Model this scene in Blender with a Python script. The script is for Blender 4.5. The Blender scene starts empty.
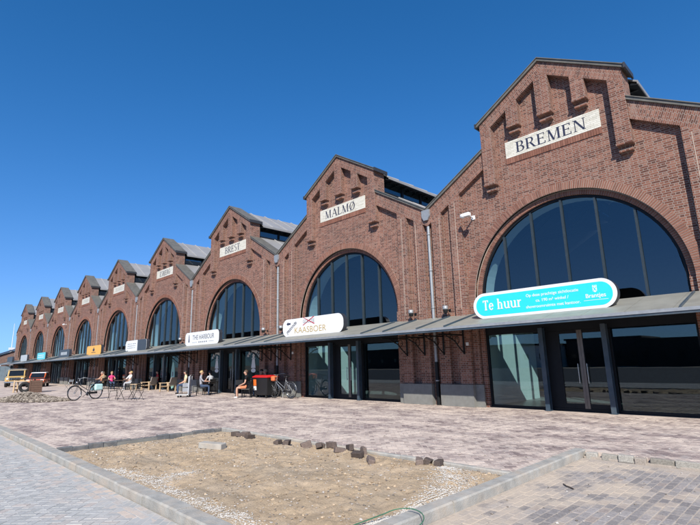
import bpy, math, random
import numpy as np
from mathutils import Vector, Matrix, Quaternion

random.seed(7)
rng = np.random.default_rng(11)
scene = bpy.context.scene
COL = scene.collection
D = bpy.data

# ------------------------------------------------------------------ camera
W = 10.40                     # bay spacing of the halls
CAM = Vector((5.577, -15.361, 1.65))
yaw, pitch, roll = math.radians(-45.243), math.radians(12.156), math.radians(-1.40)
fw = Vector((math.sin(yaw)*math.cos(pitch), math.cos(yaw)*math.cos(pitch), math.sin(pitch)))
r0 = Vector((math.cos(yaw), -math.sin(yaw), 0.0))
u0 = r0.cross(fw)
rv = r0*math.cos(roll) + u0*math.sin(roll)
uv_ = -r0*math.sin(roll) + u0*math.cos(roll)
cam = D.cameras.new('camera')
cam.sensor_width = 36.0
cam.lens = 464.89/700.0*36.0
cam.clip_start = 0.05
cam.clip_end = 5000
cam_ob = D.objects.new('camera', cam)
COL.objects.link(cam_ob)
m = Matrix((rv, uv_, -fw)).transposed().to_4x4()
m.translation = CAM
cam_ob.matrix_world = m
scene.camera = cam_ob

# ------------------------------------------------------------------ light
LIGHT = Vector((-0.90, 1.0, -1.06)).normalized()        # the way the sunlight travels
SUN_EL = math.asin(-LIGHT.z)
SUN_AZ = math.atan2(-LIGHT.x, -LIGHT.y)
world = D.worlds.new('World')
scene.world = world
world.use_nodes = True
wn, wl = world.node_tree.nodes, world.node_tree.links
wn.clear()
sky = wn.new('ShaderNodeTexSky')
sky.sky_type = 'NISHITA'
sky.sun_disc = False
sky.sun_elevation = SUN_EL
sky.sun_rotation = SUN_AZ
sky.altitude = 1200
sky.air_density = 1.0
sky.dust_density = 0.0
sky.ozone_density = 3.5
hsv = wn.new('ShaderNodeHueSaturation')
hsv.inputs['Saturation'].default_value = 1.3
hsv.inputs['Value'].default_value = 1.0
bg = wn.new('ShaderNodeBackground')
bg.inputs['Strength'].default_value = 0.15
wo = wn.new('ShaderNodeOutputWorld')
# soft shoulder per channel, so the horizon stays blue instead of burning out
def vmath(op, a, b_):
    v = wn.new('ShaderNodeVectorMath'); v.operation = op
    for i_, s_ in enumerate((a, b_)):
        if isinstance(s_, tuple): v.inputs[i_].default_value = s_
        else: wl.new(s_, v.inputs[i_])
    return v.outputs[0]
wl.new(sky.outputs[0], hsv.inputs['Color'])
den = vmath('ADD', vmath('MULTIPLY', hsv.outputs[0], (0.42, 0.17, 0.05)), (1.0, 1.0, 1.0))
wl.new(vmath('DIVIDE', hsv.outputs[0], den), bg.inputs['Color'])
wl.new(bg.outputs[0], wo.inputs['Surface'])
sun = D.lights.new('sun', 'SUN')
sun.energy = 5.0
sun.angle = math.radians(0.5)
sun.color = (1.0, 0.95, 0.87)
sun_ob = D.objects.new('sun', sun)
sun_ob.rotation_euler = LIGHT.to_track_quat('-Z', 'Y').to_euler()
sun_ob.location = (20, -30, 40)
COL.objects.link(sun_ob)
scene.view_settings.view_transform = 'Standard'
scene.view_settings.look = 'None'
scene.view_settings.exposure = 0.38
scene.view_settings.gamma = 1.0
scene.view_settings.use_curve_mapping = False

# ------------------------------------------------------------------ mesh helpers
class MB:
    """collects faces with uv in metres and links them as one mesh object"""
    def __init__(s):
        s.v, s.f, s.uv, s.mi, s.sm = [], [], [], [], []
    def face(s, pts, m=0, uvs=None, smooth=False):
        b = len(s.v)
        s.v += [tuple(p) for p in pts]
        s.f.append(tuple(range(b, b+len(pts))))
        if uvs is None:
            n = Vector((0, 0, 0))
            P = [Vector(p) for p in pts]
            for i in range(len(P)):
                n += P[i].cross(P[(i+1) % len(P)])
            a = max(range(3), key=lambda k: abs(n[k]))
            ax = ((1, 2), (0, 2), (0, 1))[a]
            uvs = [(p[ax[0]], p[ax[1]]) for p in pts]
        s.uv.append(uvs); s.mi.append(m); s.sm.append(smooth)
    def idx(s, vs, faces, m=0, smooth=True):
        b = len(s.v)
        s.v += [tuple(p) for p in vs]
        for f in faces:
            s.f.append(tuple(b+i for i in f))
            s.uv.append([(vs[i][0]+vs[i][1], vs[i][2]) for i in f])
            s.mi.append(m); s.sm.append(smooth)
    def box(s, x0, x1, y0, y1, z0, z1, m=0, skip=''):
        if x0 > x1: x0, x1 = x1, x0
        if y0 > y1: y0, y1 = y1, y0
        if z0 > z1: z0, z1 = z1, z0
        if 'f' not in skip: s.face([(x0,y0,z0),(x1,y0,z0),(x1,y0,z1),(x0,y0,z1)], m)
        if 'k' not in skip: s.face([(x1,y1,z0),(x0,y1,z0),(x0,y1,z1),(x1,y1,z1)], m)
        if 'l' not in skip: s.face([(x0,y1,z0),(x0,y0,z0),(x0,y0,z1),(x0,y1,z1)], m)
        if 'r' not in skip: s.face([(x1,y0,z0),(x1,y1,z0),(x1,y1,z1),(x1,y0,z1)], m)
        if 't' not in skip: s.face([(x0,y0,z1),(x1,y0,z1),(x1,y1,z1),(x0,y1,z1)], m)
        if 'b' not in skip: s.face([(x0,y1,z0),(x1,y1,z0),(x1,y0,z0),(x0,y0,z0)], m)
        return s
    def prism(s, poly, y0, y1, m=0, uvf=None, axis='y'):
        """polygon of (a, b) extruded from y0 to y1; axis y: (x,z), axis x: (y,z), axis z: (x,y)"""
        area = sum(poly[i][0]*poly[(i+1) % len(poly)][1]-poly[(i+1) % len(poly)][0]*poly[i][1] for i in range(len(poly)))
        if area < 0: poly = poly[::-1]
        if axis == 'y':   P = lambda a, b, c: (a, c, b)
        elif axis == 'x': P = lambda a, b, c: (c, a, b)
        else:             P = lambda a, b, c: (a, b, c)
        fr = [P(a, b, y0) for a, b in poly]; bk = [P(a, b, y1) for a, b in poly]
        u = [uvf(a, b) for a, b in poly] if uvf else None
        if axis == 'y':
            s.face(fr, m, u); s.face(bk[::-1], m, u[::-1] if u else None)
        else:
            s.face(bk, m, u); s.face(fr[::-1], m, u[::-1] if u else None)
        n = len(poly)
        for i in range(n):
            j = (i+1) % n
            q = [fr[j], fr[i], bk[i], bk[j]] if axis == 'y' else [fr[i], fr[j], bk[j], bk[i]]
            uu = None
            if uvf:
                ua, ub = uvf(*poly[i]), uvf(*poly[j])
                L = math.hypot(poly[j][0]-poly[i][0], poly[j][1]-poly[i][1])
                uu = [(abs(y0), L), (abs(y0), 0), (abs(y1), 0), (abs(y1), L)]
            s.face(q, m, uu)
        return s
    def tube(s, p0, p1, r, n=8, r2=None, m=0, cap=True):
        p0, p1 = Vector(p0), Vector(p1)
        r2 = r if r2 is None else r2
        q = (p1-p0).to_track_quat('Z', 'Y')
        vs = []
        for p, rr in ((p0, r), (p1, r2)):
            for k in range(n):
                a = 2*math.pi*k/n
                vs.append(tuple(p + q @ Vector((rr*math.cos(a), rr*math.sin(a), 0))))
        s.idx(vs, [(k, (k+1) % n, n+(k+1) % n, n+k) for k in range(n)], m)
        if cap:
            s.face(vs[:n][::-1], m); s.face(vs[n:], m)
        return s
    def path(s, pts, r, n=6, m=0, closed=False):
        P = [Vector(p) for p in pts]
        vs = []; N = len(P)
        up = Vector((0.13, 0.21, 0.97))
        for i in range(N):
            a = P[(i-1) % N] if (closed or i > 0) else P[i]
            b = P[(i+1) % N] if (closed or i < N-1) else P[i]
            t = (b-a).normalized()
            x = t.cross(up)
            if x.length < 1e-3: x = t.cross(Vector((1, 0, 0)))
            x.normalize(); y = t.cross(x)
            for k in range(n):
                an = 2*math.pi*k/n
                vs.append(tuple(P[i] + x*(r*math.cos(an)) + y*(r*math.sin(an))))
        F = []
        for i in range(N if closed else N-1):
            j = (i+1) % N
            for k in range(n):
                F.append((i*n+k, j*n+k, j*n+(k+1) % n, i*n+(k+1) % n))
        s.idx(vs, F, m)
        if not closed:
            s.face(vs[:n], m); s.face(vs[-n:][::-1], m)
        return s
    def lathe(s, prof, n=16, c=(0, 0, 0), m=0, axis='z'):
        vs = []
        for r, h in prof:
            for k in range(n):
                a = 2*math.pi*k/n
                x, y = r*math.cos(a), r*math.sin(a)
                v = {'z': (x, y, h), 'y': (x, h, y), 'x': (h, x, y)}[axis]
                vs.append((c[0]+v[0], c[1]+v[1], c[2]+v[2]))
        F = []
        for i in range(len(prof)-1):
            for k in range(n):
                q = (i*n+k, i*n+(k+1) % n, (i+1)*n+(k+1) % n, (i+1)*n+k)
                F.append(q if axis != 'y' else q[::-1])
        s.idx(vs, F, m)
        return s
    def obj(s, name, mats, parent=None, loc=None, rot=None, bevel=0, seg=2):
        me = D.meshes.new(name)
        me.from_pydata(s.v, [], s.f)
        ul = me.uv_layers.new(name='UVMap')
        flat = [c for f in s.uv for p in f for c in p]
        ul.data.foreach_set('uv', flat)
        if not isinstance(mats, (list, tuple)): mats = [mats]
        for mm in mats: me.materials.append(mm)
        me.polygons.foreach_set('material_index', s.mi)
        me.polygons.foreach_set('use_smooth', s.sm)
        me.update()
        o = D.objects.new(name, me)
        COL.objects.link(o)
        if parent: o.parent = parent
        if loc is not None: o.location = loc
        if rot is not None: o.rotation_euler = rot
        if bevel:
            b = o.modifiers.new('bevel', 'BEVEL'); b.width = bevel; b.segments = seg; b.limit_method = 'ANGLE'
            b.angle_limit = math.radians(40)
            w = o.modifiers.new('weld', 'WELD'); w.merge_threshold = 0.0005
            o.modifiers.move(1, 0)
        return o

def tag(o, label=None, cat=None, group=None, kind=None):
    if label: o['label'] = label
    if cat: o['category'] = cat
    if group: o['group'] = group
    if kind: o['kind'] = kind
    return o

def empty(name, loc=(0, 0, 0), rz=0.0, label=None, cat=None, group=None):
    o = D.objects.new(name, None)
    o.empty_display_size = 0.2
    o.location = loc; o.rotation_euler = (0, 0, rz)
    COL.objects.link(o)
    return tag(o, label, cat, group)

def link_copy(o, parent=None):
    c = o.copy(); COL.objects.link(c)
    if parent: c.parent = parent
    return c

def copy_tree(o, parent=None):
    c = link_copy(o, parent)
    for ch in list(CH.get(o.name, [])):
        copy_tree(ch, c)
    return c

CH = {}
def index_children():
    CH.clear()
    for o in D.objects:
        if o.parent: CH.setdefault(o.parent.name, []).append(o)

# ------------------------------------------------------------------ materials
def new_mat(name):
    mt = D.materials.new(name); mt.use_nodes = True
    nt = mt.node_tree; nt.nodes.clear()
    out = nt.nodes.new('ShaderNodeOutputMaterial')
    return mt, nt.nodes, nt.links, out

def N(nodes, typ, **kw):
    n = nodes.new(typ)
    for k, v in kw.items():
        if k in n.inputs: n.inputs[k].default_value = v
        else: setattr(n, k, v)
    return n

def ramp(nodes, stops):
    r = nodes.new('ShaderNodeValToRGB')
    e = r.color_ramp.elements
    while len(e) > 1: e.remove(e[-1])
    e[0].position = stops[0][0]; e[0].color = (*stops[0][1], 1)
    for p, c in stops[1:]:
        x = e.new(p); x.color = (*c, 1)
    return r

def mix(nodes, links, a, b, fac, mode='MIX'):
    n = nodes.new('ShaderNodeMix'); n.data_type = 'RGBA'; n.blend_type = mode
    for sock, val in ((n.inputs[0], fac), (n.inputs[6], a), (n.inputs[7], b)):
        if hasattr(val, 'links') or hasattr(val, 'is_linked'): links.new(val, sock)
        elif isinstance(val, (int, float)): sock.default_value = val
        else: sock.default_value = (*val, 1)
    return n.outputs[2]

def math_n(nodes, links, op, a, b=None, clamp=False):
    n = nodes.new('ShaderNodeMath'); n.operation = op; n.use_clamp = clamp
    for i, v in enumerate((a, b)):
        if v is None: continue
        if isinstance(v, (int, float)): n.inputs[i].default_value = v
        else: links.new(v, n.inputs[i])
    return n.outputs[0]

def plain(name, col, rough=0.6, metal=0.0, var=0.12, scale=6.0, bump=0.0, bscale=60.0, spec=0.5, coat=0.0, dirt=None, dirt_amt=0.4, emit=0):
    mt, n, l, out = new_mat(name)
    b = N(n, 'ShaderNodeBsdfPrincipled')
    b.inputs['Roughness'].default_value = rough
    b.inputs['Metallic'].default_value = metal
    b.inputs['Specular IOR Level'].default_value = spec
    b.inputs['Coat Weight'].default_value = coat
    geo = N(n, 'ShaderNodeNewGeometry')
    no = N(n, 'ShaderNodeTexNoise', Scale=scale, Detail=5.0, Roughness=0.6)
    l.new(geo.outputs['Position'], no.inputs['Vector'])
    lo = tuple(c*(1-var) for c in col); hi = tuple(min(1, c*(1+var)) for c in col)
    rp = ramp(n, [(0.3, lo), (0.7, hi)])
    l.new(no.outputs[0], rp.inputs[0])
    c = rp.outputs[0]
    if dirt:
        no2 = N(n, 'ShaderNodeTexNoise', Scale=scale*0.35, Detail=8.0, Roughness=0.7)
        l.new(geo.outputs['Position'], no2.inputs['Vector'])
        r2 = ramp(n, [(0.45, (0, 0, 0)), (0.72, (1, 1, 1))])
        l.new(no2.outputs[0], r2.inputs[0])
        f = math_n(n, l, 'MULTIPLY', r2.outputs[0], dirt_amt)
        c = mix(n, l, c, dirt, f)
    l.new(c, b.inputs['Base Color'])
    if bump:
        nb = N(n, 'ShaderNodeTexNoise', Scale=bscale, Detail=4.0)
        l.new(geo.outputs['Position'], nb.inputs['Vector'])
        bp = N(n, 'ShaderNodeBump', Strength=bump, Distance=0.01)
        l.new(nb.outputs[0], bp.inputs['Height'])
        l.new(bp.outputs[0], b.inputs['Normal'])
    l.new(b.outputs[0], out.inputs[0])
    return mt

BRICKS = [(0.0, (0.105, 0.046, 0.034)), (0.2, (0.160, 0.066, 0.046)), (0.45, (0.208, 0.086, 0.058)), (0.7, (0.250, 0.108, 0.073)), (0.9, (0.285, 0.138, 0.098)), (1.0, (0.24, 0.135, 0.103))]
MORTAR = (0.38, 0.325, 0.275)

def brick_mat(name):
    mt, n, l, out = new_mat(name)
    uvn = N(n, 'ShaderNodeUVMap'); uvn.uv_map = 'UVMap'
    geo = N(n, 'ShaderNodeNewGeometry')
    oi = N(n, 'ShaderNodeObjectInfo')
    # a slight wobble so courses are not ruler-straight
    nw = N(n, 'ShaderNodeTexNoise', Scale=3.0, Detail=2.0)
    l.new(geo.outputs['Position'], nw.inputs['Vector'])
    vm = N(n, 'ShaderNodeVectorMath', operation='SCALE'); vm.inputs['Scale'].default_value = 0.012
    l.new(nw.outputs['Color'], vm.inputs[0])
    va = N(n, 'ShaderNodeVectorMath', operation='ADD')
    l.new(uvn.outputs[0], va.inputs[0]); l.new(vm.outputs[0], va.inputs[1])
    def bt(off, wdt):
        b = n.new('ShaderNodeTexBrick')
        b.offset = off; b.squash = 0.5; b.squash_frequency = 2 if wdt else 1
        if not wdt: b.squash = 1.0
        b.inputs['Color1'].default_value = (0, 0, 0, 1); b.inputs['Color2'].default_value = (1, 1, 1, 1)
        b.inputs['Mortar'].default_value = (0.5, 0.5, 0.5, 1)
        b.inputs['Scale'].default_value = 1.0
        b.inputs['Mortar Size'].default_value = 0.0075
        b.inputs['Mortar Smooth'].default_value = 0.25
        b.inputs['Bias'].default_value = 0.0
        b.inputs['Brick Width'].default_value = 0.225
        b.inputs['Row Height'].default_value = 0.0675
        l.new(va.outputs[0], b.inputs['Vector'])
        return b
    b1 = bt(0.25, True)                       # a stretcher course over a header course
    rp = ramp(n, BRICKS)
    l.new(b1.outputs['Color'], rp.inputs[0])
    # clay mottling inside each brick
    nf = N(n, 'ShaderNodeTexNoise', Scale=38.0, Detail=4.0)
    l.new(geo.outputs['Position'], nf.inputs['Vector'])
    r2 = ramp(n, [(0.25, (0.72, 0.70, 0.69)), (0.75, (1.22, 1.22, 1.2))])
    l.new(nf.outputs[0], r2.inputs[0])
    c = mix(n, l, rp.outputs[0], r2.outputs[0], 1.0, 'MULTIPLY')
    # broad weathering
    ng = N(n, 'ShaderNodeTexNoise', Scale=0.7, Detail=6.0, Roughness=0.65)
    mp = N(n, 'ShaderNodeMapping'); mp.inputs['Scale'].default_value = (1.0, 1.0, 0.35)
    l.new(geo.outputs['Position'], mp.inputs[0]); l.new(mp.outputs[0], ng.inputs['Vector'])
    r3 = ramp(n, [(0.3, (0.74, 0.71, 0.70)), (0.7, (1.16, 1.16, 1.16))])
    l.new(ng.outputs[0], r3.inputs[0])
    c = mix(n, l, c, r3.outputs[0], 1.0, 'MULTIPLY')
    # pale lime bloom in streaks
    ne = N(n, 'ShaderNodeTexNoise', Scale=1.7, Detail=8.0, Roughness=0.75)
    mp2 = N(n, 'ShaderNodeMapping'); mp2.inputs['Scale'].default_value = (1.3, 1.3, 0.22)
    l.new(geo.outputs['Position'], mp2.inputs[0]); l.new(mp2.outputs[0], ne.inputs['Vector'])
    r4 = ramp(n, [(0.56, (0, 0, 0)), (0.8, (0.45, 0.45, 0.45))])
    l.new(ne.outputs[0], r4.inputs[0])
    c = mix(n, l, c, (0.42, 0.34, 0.29), r4.outputs[0])
    # soot
    r5 = ramp(n, [(0.28, (0.4, 0.4, 0.4)), (0.42, (0, 0, 0))])
    l.new(ne.outputs[0], r5.inputs[0])
    c = mix(n, l, c, (0.07, 0.045, 0.04), r5.outputs[0])
    mo = mix(n, l, MORTAR, (0.27, 0.22, 0.185), ng.outputs[0])
    col = mix(n, l, c, mo, b1.outputs['Fac'])
    bs = N(n, 'ShaderNodeBsdfPrincipled'); bs.inputs['Roughness'].default_value = 0.85
    bs.inputs['Specular IOR Level'].default_value = 0.25
    l.new(col, bs.inputs['Base Color'])
    inv = math_n(n, l, 'SUBTRACT', 1.0, b1.outputs['Fac'])
    h = math_n(n, l, 'ADD', math_n(n, l, 'MULTIPLY', inv, 1.0), math_n(n, l, 'MULTIPLY', nf.outputs[0], 0.35))
    h = math_n(n, l, 'ADD', h, math_n(n, l, 'MULTIPLY', b1.outputs['Color'], 0.25))
    bp = N(n, 'ShaderNodeBump', Strength=0.75, Distance=0.009)
    l.new(h, bp.inputs['Height']); l.new(bp.outputs[0], bs.inputs['Normal'])
    l.new(bs.outputs[0], out.inputs[0])
    return mt

def piece_mat(name, stops, rough=0.85, sand=None, sand_col=(0.55, 0.44, 0.34), sscale=1.1, bump=0.4, mott=0.25, stretch=None, drift=None):
    """colour differs per piece (mesh island and object); optional blown sand lying over it"""
    mt, n, l, out = new_mat(name)
    geo = N(n, 'ShaderNodeNewGeometry'); oi = N(n, 'ShaderNodeObjectInfo')
    s = math_n(n, l, 'ADD', geo.outputs['Random Per Island'], oi.outputs['Random'])
    s = math_n(n, l, 'FRACT', s)
    rp = ramp(n, stops); l.new(s, rp.inputs[0])
    nf = N(n, 'ShaderNodeTexNoise', Scale=45.0, Detail=4.0)
    l.new(geo.outputs['Position'], nf.inputs['Vector'])
    r2 = ramp(n, [(0.25, (1-mott,)*3), (0.75, (1+mott,)*3)]); l.new(nf.outputs[0], r2.inputs[0])
    c = mix(n, l, rp.outputs[0], r2.outputs[0], 1.0, 'MULTIPLY')
    if sand:
        no = N(n, 'ShaderNodeTexNoise', Scale=sscale, Detail=9.0, Roughness=0.68)
        mp = N(n, 'ShaderNodeMapping')
        mp.inputs['Scale'].default_value = stretch or (1, 1, 1)
        l.new(geo.outputs['Position'], mp.inputs[0]); l.new(mp.outputs[0], no.inputs['Vector'])
        jit = math_n(n, l, 'MULTIPLY', math_n(n, l, 'SUBTRACT', s, 0.5), 0.10)
        v = math_n(n, l, 'ADD', no.outputs[0], jit)
        if drift:                                  # sand blown thicker towards one side (x0, gain)
            sx_ = N(n, 'ShaderNodeSeparateXYZ'); l.new(geo.outputs['Position'], sx_.inputs[0])
            d_ = math_n(n, l, 'MULTIPLY', math_n(n, l, 'SUBTRACT', drift[0], sx_.outputs[0]), drift[1])
            d_ = math_n(n, l, 'MINIMUM', math_n(n, l, 'MAXIMUM', d_, -0.05), 0.16)
            v = math_n(n, l, 'ADD', v, d_)
        r3 = ramp(n, [(sand[0], (0, 0, 0)), (sand[1], (1, 1, 1))]); l.new(v, r3.inputs[0])
        f = math_n(n, l, 'MULTIPLY', r3.outputs[0], sand[2])
        ns = N(n, 'ShaderNodeTexNoise', Scale=120.0, Detail=3.0); l.new(geo.outputs['Position'], ns.inputs['Vector'])
        sc = mix(n, l, tuple(x*0.85 for x in sand_col), tuple(min(1, x*1.12) for x in sand_col), ns.outputs[0])
        c = mix(n, l, c, sc, f)
    b = N(n, 'ShaderNodeBsdfPrincipled'); b.inputs['Roughness'].default_value = rough
    b.inputs['Specular IOR Level'].default_value = 0.25
    l.new(c, b.inputs['Base Color'])
    bp = N(n, 'ShaderNodeBump', Strength=bump, Distance=0.006)
    l.new(nf.outputs[0], bp.inputs['Height']); l.new(bp.outputs[0], b.inputs['Normal'])
    l.new(b.outputs[0], out.inputs[0])
    return mt

def glass_mat(name, tint=(0.62, 0.74, 0.76), ior=1.6, wav=0.0):
    mt, n, l, out = new_mat(name)
    t = N(n, 'ShaderNodeBsdfTransparent'); t.inputs[0].default_value = (*tint, 1)
    g = N(n, 'ShaderNodeBsdfGlossy'); g.inputs['Roughness'].default_value = 0.0
    g.inputs['Color'].default_value = (0.93, 0.97, 1.0, 1)
    lw = N(n, 'ShaderNodeLayerWeight'); lw.inputs['Blend'].default_value = 0.5
    r0_ = ((ior-1)/(ior+1))**2                    # Schlick, the same from both sides
    p5 = math_n(n, l, 'POWER', lw.outputs['Facing'], 5.0)
    fres = math_n(n, l, 'ADD', math_n(n, l, 'MULTIPLY', p5, 1-r0_), r0_)
    if wav:
        geo = N(n, 'ShaderNodeNewGeometry')
        no = N(n, 'ShaderNodeTexNoise', Scale=0.9, Detail=1.0); l.new(geo.outputs['Position'], no.inputs['Vector'])
        bp = N(n, 'ShaderNodeBump', Strength=wav, Distance=0.02)
        l.new(no.outputs[0], bp.inputs['Height']); l.new(bp.outputs[0], g.inputs['Normal'])
    mx = N(n, 'ShaderNodeMixShader')
    l.new(fres, mx.inputs[0]); l.new(t.outputs[0], mx.inputs[1]); l.new(g.outputs[0], mx.inputs[2])
    l.new(mx.outputs[0], out.inputs[0])
    return mt

M = {}
M['brick'] = brick_mat('brickwork')
M['arch_brick'] = piece_mat('arch_brick', [(0, (0.172, 0.078, 0.055)), (0.5, (0.225, 0.100, 0.068)), (1, (0.265, 0.127, 0.09))], mott=0.2)
M['cafe_glass'] = glass_mat('cafe_glass', (0.42, 0.48, 0.48), 1.38, 0.03)
M['mortar'] = plain('mortar', (0.36, 0.30, 0.25), 0.95, var=0.2, scale=20)
M['coping'] = plain('coping', (0.115, 0.11, 0.095), 0.55, 0.0, var=0.25, scale=4, dirt=(0.2, 0.18, 0.14), dirt_amt=0.5)
M['coping_cap'] = plain('coping_cap', (0.035, 0.035, 0.037), 0.5)
M['joint'] = plain('joint', (0.42, 0.33, 0.26), 0.8)
M['steel_blue'] = plain('steel_blue', (0.032, 0.056, 0.080), 0.42, 0.0, var=0.15, scale=3, dirt=(0.2, 0.2, 0.19), dirt_amt=0.3)
M['black_steel'] = plain('black_steel', (0.010, 0.011, 0.012), 0.5, spec=0.25)
M['frame'] = plain('window_frame', (0.035, 0.048, 0.058), 0.45, 0.1, spec=0.3)
M['dark_frame'] = plain('dark_frame', (0.010, 0.012, 0.015), 0.5, spec=0.2)
M['bronze'] = plain('bronze', (0.17, 0.145, 0.125), 0.38, 0.5)
M['glass'] = glass_mat('glass', (0.74, 0.84, 0.84), 1.7, 0.03)
M['arch_glass'] = glass_mat('arch_glass', (0.50, 0.66, 0.72), 2.0, 0.04)
M['canopy'] = plain('canopy_sheet', (0.255, 0.25, 0.215), 0.5, 0.0, var=0.12, scale=2.5, dirt=(0.17, 0.155, 0.13), dirt_amt=0.55)
M['roof'] = plain('roof_sheet', (0.27, 0.265, 0.26), 0.5, 0.0, var=0.08, scale=1.2, dirt=(0.17, 0.165, 0.155), dirt_amt=0.5)
M['roof_rib'] = plain('roof_rib', (0.36, 0.355, 0.35), 0.45)
M['zinc'] = plain('zinc', (0.33, 0.34, 0.345), 0.45, 0.35, var=0.12, scale=8)
M['concrete'] = plain('concrete', (0.19, 0.19, 0.175), 0.9, var=0.14, scale=5, bump=0.3, dirt=(0.16, 0.15, 0.135), dirt_amt=0.6)
M['kerb'] = plain('kerb_concrete', (0.325, 0.315, 0.285), 0.9, var=0.22, scale=5, bump=0.6, dirt=(0.48, 0.385, 0.29), dirt_amt=0.75)
M['white_brick'] = piece_mat('white_brick', [(0, (0.56, 0.53, 0.44)), (0.5, (0.64, 0.61, 0.52)), (1, (0.70, 0.67, 0.58))], rough=0.35, mott=0.04, bump=0.05)
M['white_joint'] = plain('white_joint', (0.50, 0.47, 0.40), 0.8)
M['ink'] = plain('ink', (0.02, 0.022, 0.05), 0.5)
M['floor_in'] = plain('floor_inside', (0.22, 0.215, 0.20), 0.35, var=0.1)
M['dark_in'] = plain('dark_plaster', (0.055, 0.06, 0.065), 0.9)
M['white_in'] = plain('white_plaster', (0.72, 0.76, 0.71), 0.85, var=0.04)
M['white'] = plain('white_paint', (0.74, 0.74, 0.73), 0.35, var=0.03)
M['black'] = plain('black_plastic', (0.012, 0.012, 0.013), 0.4)
M['rubber'] = plain('rubber', (0.015, 0.015, 0.015), 0.8)
M['chrome'] = plain('chrome', (0.55, 0.55, 0.55), 0.2, 1.0)
M['grey_metal'] = plain('grey_metal', (0.35, 0.36, 0.37), 0.35, 0.5)

# ------------------------------------------------------------------ ground
def vnoise(x, y, seed=0):
    r = np.random.default_rng(seed).random((64, 64))
    xi, yi = np.floor(x).astype(int), np.floor(y).astype(int)
    fx, fy = x-xi, y-yi
    fx, fy = fx*fx*(3-2*fx), fy*fy*(3-2*fy)
    g = lambda a, b: r[a % 64, b % 64]
    return (g(xi, yi)*(1-fx)+g(xi+1, yi)*fx)*(1-fy) + (g(xi, yi+1)*(1-fx)+g(xi+1, yi+1)*fx)*fy
def fbm(x, y, s, oct=4, seed=0):
    t, a, n = 0, 1.0, 0
    for k in range(oct):
        t = t + a*vnoise(x*s*2**k+17.3*k, y*s*2**k+5.1*k, seed+k); n += a; a *= 0.5
    return t/n - 0.5

SAND = (0.50, 0.378, 0.25)
DUST = (0.60, 0.50, 0.42)

def sheet_mat(name, cols, dust, angle, width, row, sand, sscale=0.9):
    """distant paving: joints, tone per stone and dust; the near stones are real geometry on top of it"""
    mt, n, l, out = new_mat(name)
    geo = N(n, 'ShaderNodeNewGeometry')
    mp = N(n, 'ShaderNodeMapping'); mp.inputs['Rotation'].default_value = (0, 0, angle)
    l.new(geo.outputs['Position'], mp.inputs[0])
    b = n.new('ShaderNodeTexBrick')
    b.inputs['Color1'].default_value = (0, 0, 0, 1); b.inputs['Color2'].default_value = (1, 1, 1, 1)
    b.inputs['Mortar'].default_value = (0.5, 0.5, 0.5, 1)
    b.inputs['Scale'].default_value = 1.0; b.inputs['Mortar Size'].default_value = 0.007
    b.inputs['Brick Width'].default_value = width; b.inputs['Row Height'].default_value = row
    l.new(mp.outputs[0], b.inputs['Vector'])
    rp = ramp(n, cols); l.new(b.outputs['Color'], rp.inputs[0])
    c = mix(n, l, rp.outputs[0], dust, b.outputs['Fac'])
    no = N(n, 'ShaderNodeTexNoise', Scale=sscale, Detail=9.0, Roughness=0.68)
    l.new(geo.outputs['Position'], no.inputs['Vector'])
    r3 = ramp(n, [(sand[0], (0, 0, 0)), (sand[1], (1, 1, 1))]); l.new(no.outputs[0], r3.inputs[0])
    c = mix(n, l, c, dust, math_n(n, l, 'MULTIPLY', r3.outputs[0], sand[2]))
    s = N(n, 'ShaderNodeBsdfPrincipled'); s.inputs['Roughness'].default_value = 0.9
    s.inputs['Specular IOR Level'].default_value = 0.25
    l.new(c, s.inputs['Base Color'])
    l.new(s.outputs[0], out.inputs[0])
    return mt

PLAZA_C = [(0, (0.20, 0.155, 0.145)), (0.35, (0.255, 0.20, 0.185)), (0.7, (0.31, 0.245, 0.225)), (1, (0.24, 0.21, 0.205))]
ROAD_C = [(0, (0.34, 0.34, 0.325)), (0.4, (0.38, 0.375, 0.36)), (0.75, (0.42, 0.415, 0.395)), (0.9, (0.40, 0.37, 0.34)), (1, (0.43, 0.385, 0.35))]
BAY_C = [(0, (0.215, 0.195, 0.185)), (0.4, (0.275, 0.25, 0.235)), (0.8, (0.33, 0.30, 0.28)), (1, (0.30, 0.245, 0.21))]
M['plaza_sheet'] = sheet_mat('plaza_sheet', PLAZA_C, DUST, math.radians(45), 0.2, 0.1, (0.37, 0.59, 0.94))
M['road_sheet'] = sheet_mat('road_sheet', ROAD_C, (0.47, 0.44, 0.40), math.radians(45), 0.2, 0.1, (0.50, 0.75, 0.6))
M['plaza_paver'] = piece_mat('plaza_paver', PLAZA_C, sand=(0.39, 0.60, 0.90), sand_col=DUST, sscale=0.9, stretch=(0.8, 1.5, 1))
M['road_paver'] = piece_mat('road_paver', ROAD_C, sand=(0.52, 0.74, 0.55), sand_col=(0.52, 0.43, 0.36), sscale=0.8, mott=0.12, bump=0.25)
M['bay_paver'] = piece_mat('bay_paver', BAY_C, sand=(0.44, 0.62, 0.93), sand_col=(0.50, 0.415, 0.325), sscale=1.3, mott=0.25, drift=(3.2, 0.11))
M['gutter_stone'] = piece_mat('gutter_stone', ROAD_C, sand=(0.40, 0.60, 0.8), sand_col=(0.56, 0.45, 0.36), sscale=1.1, mott=0.2)
M['joint_sand'] = plain('joint_sand', (0.40, 0.34, 0.28), 0.95, var=0.15, scale=15, bump=0.4)
M['earth'] = plain('earth', (0.33, 0.28, 0.22), 0.95, var=0.25, scale=0.3, dirt=(0.22, 0.2, 0.18), dirt_amt=0.5)

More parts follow.
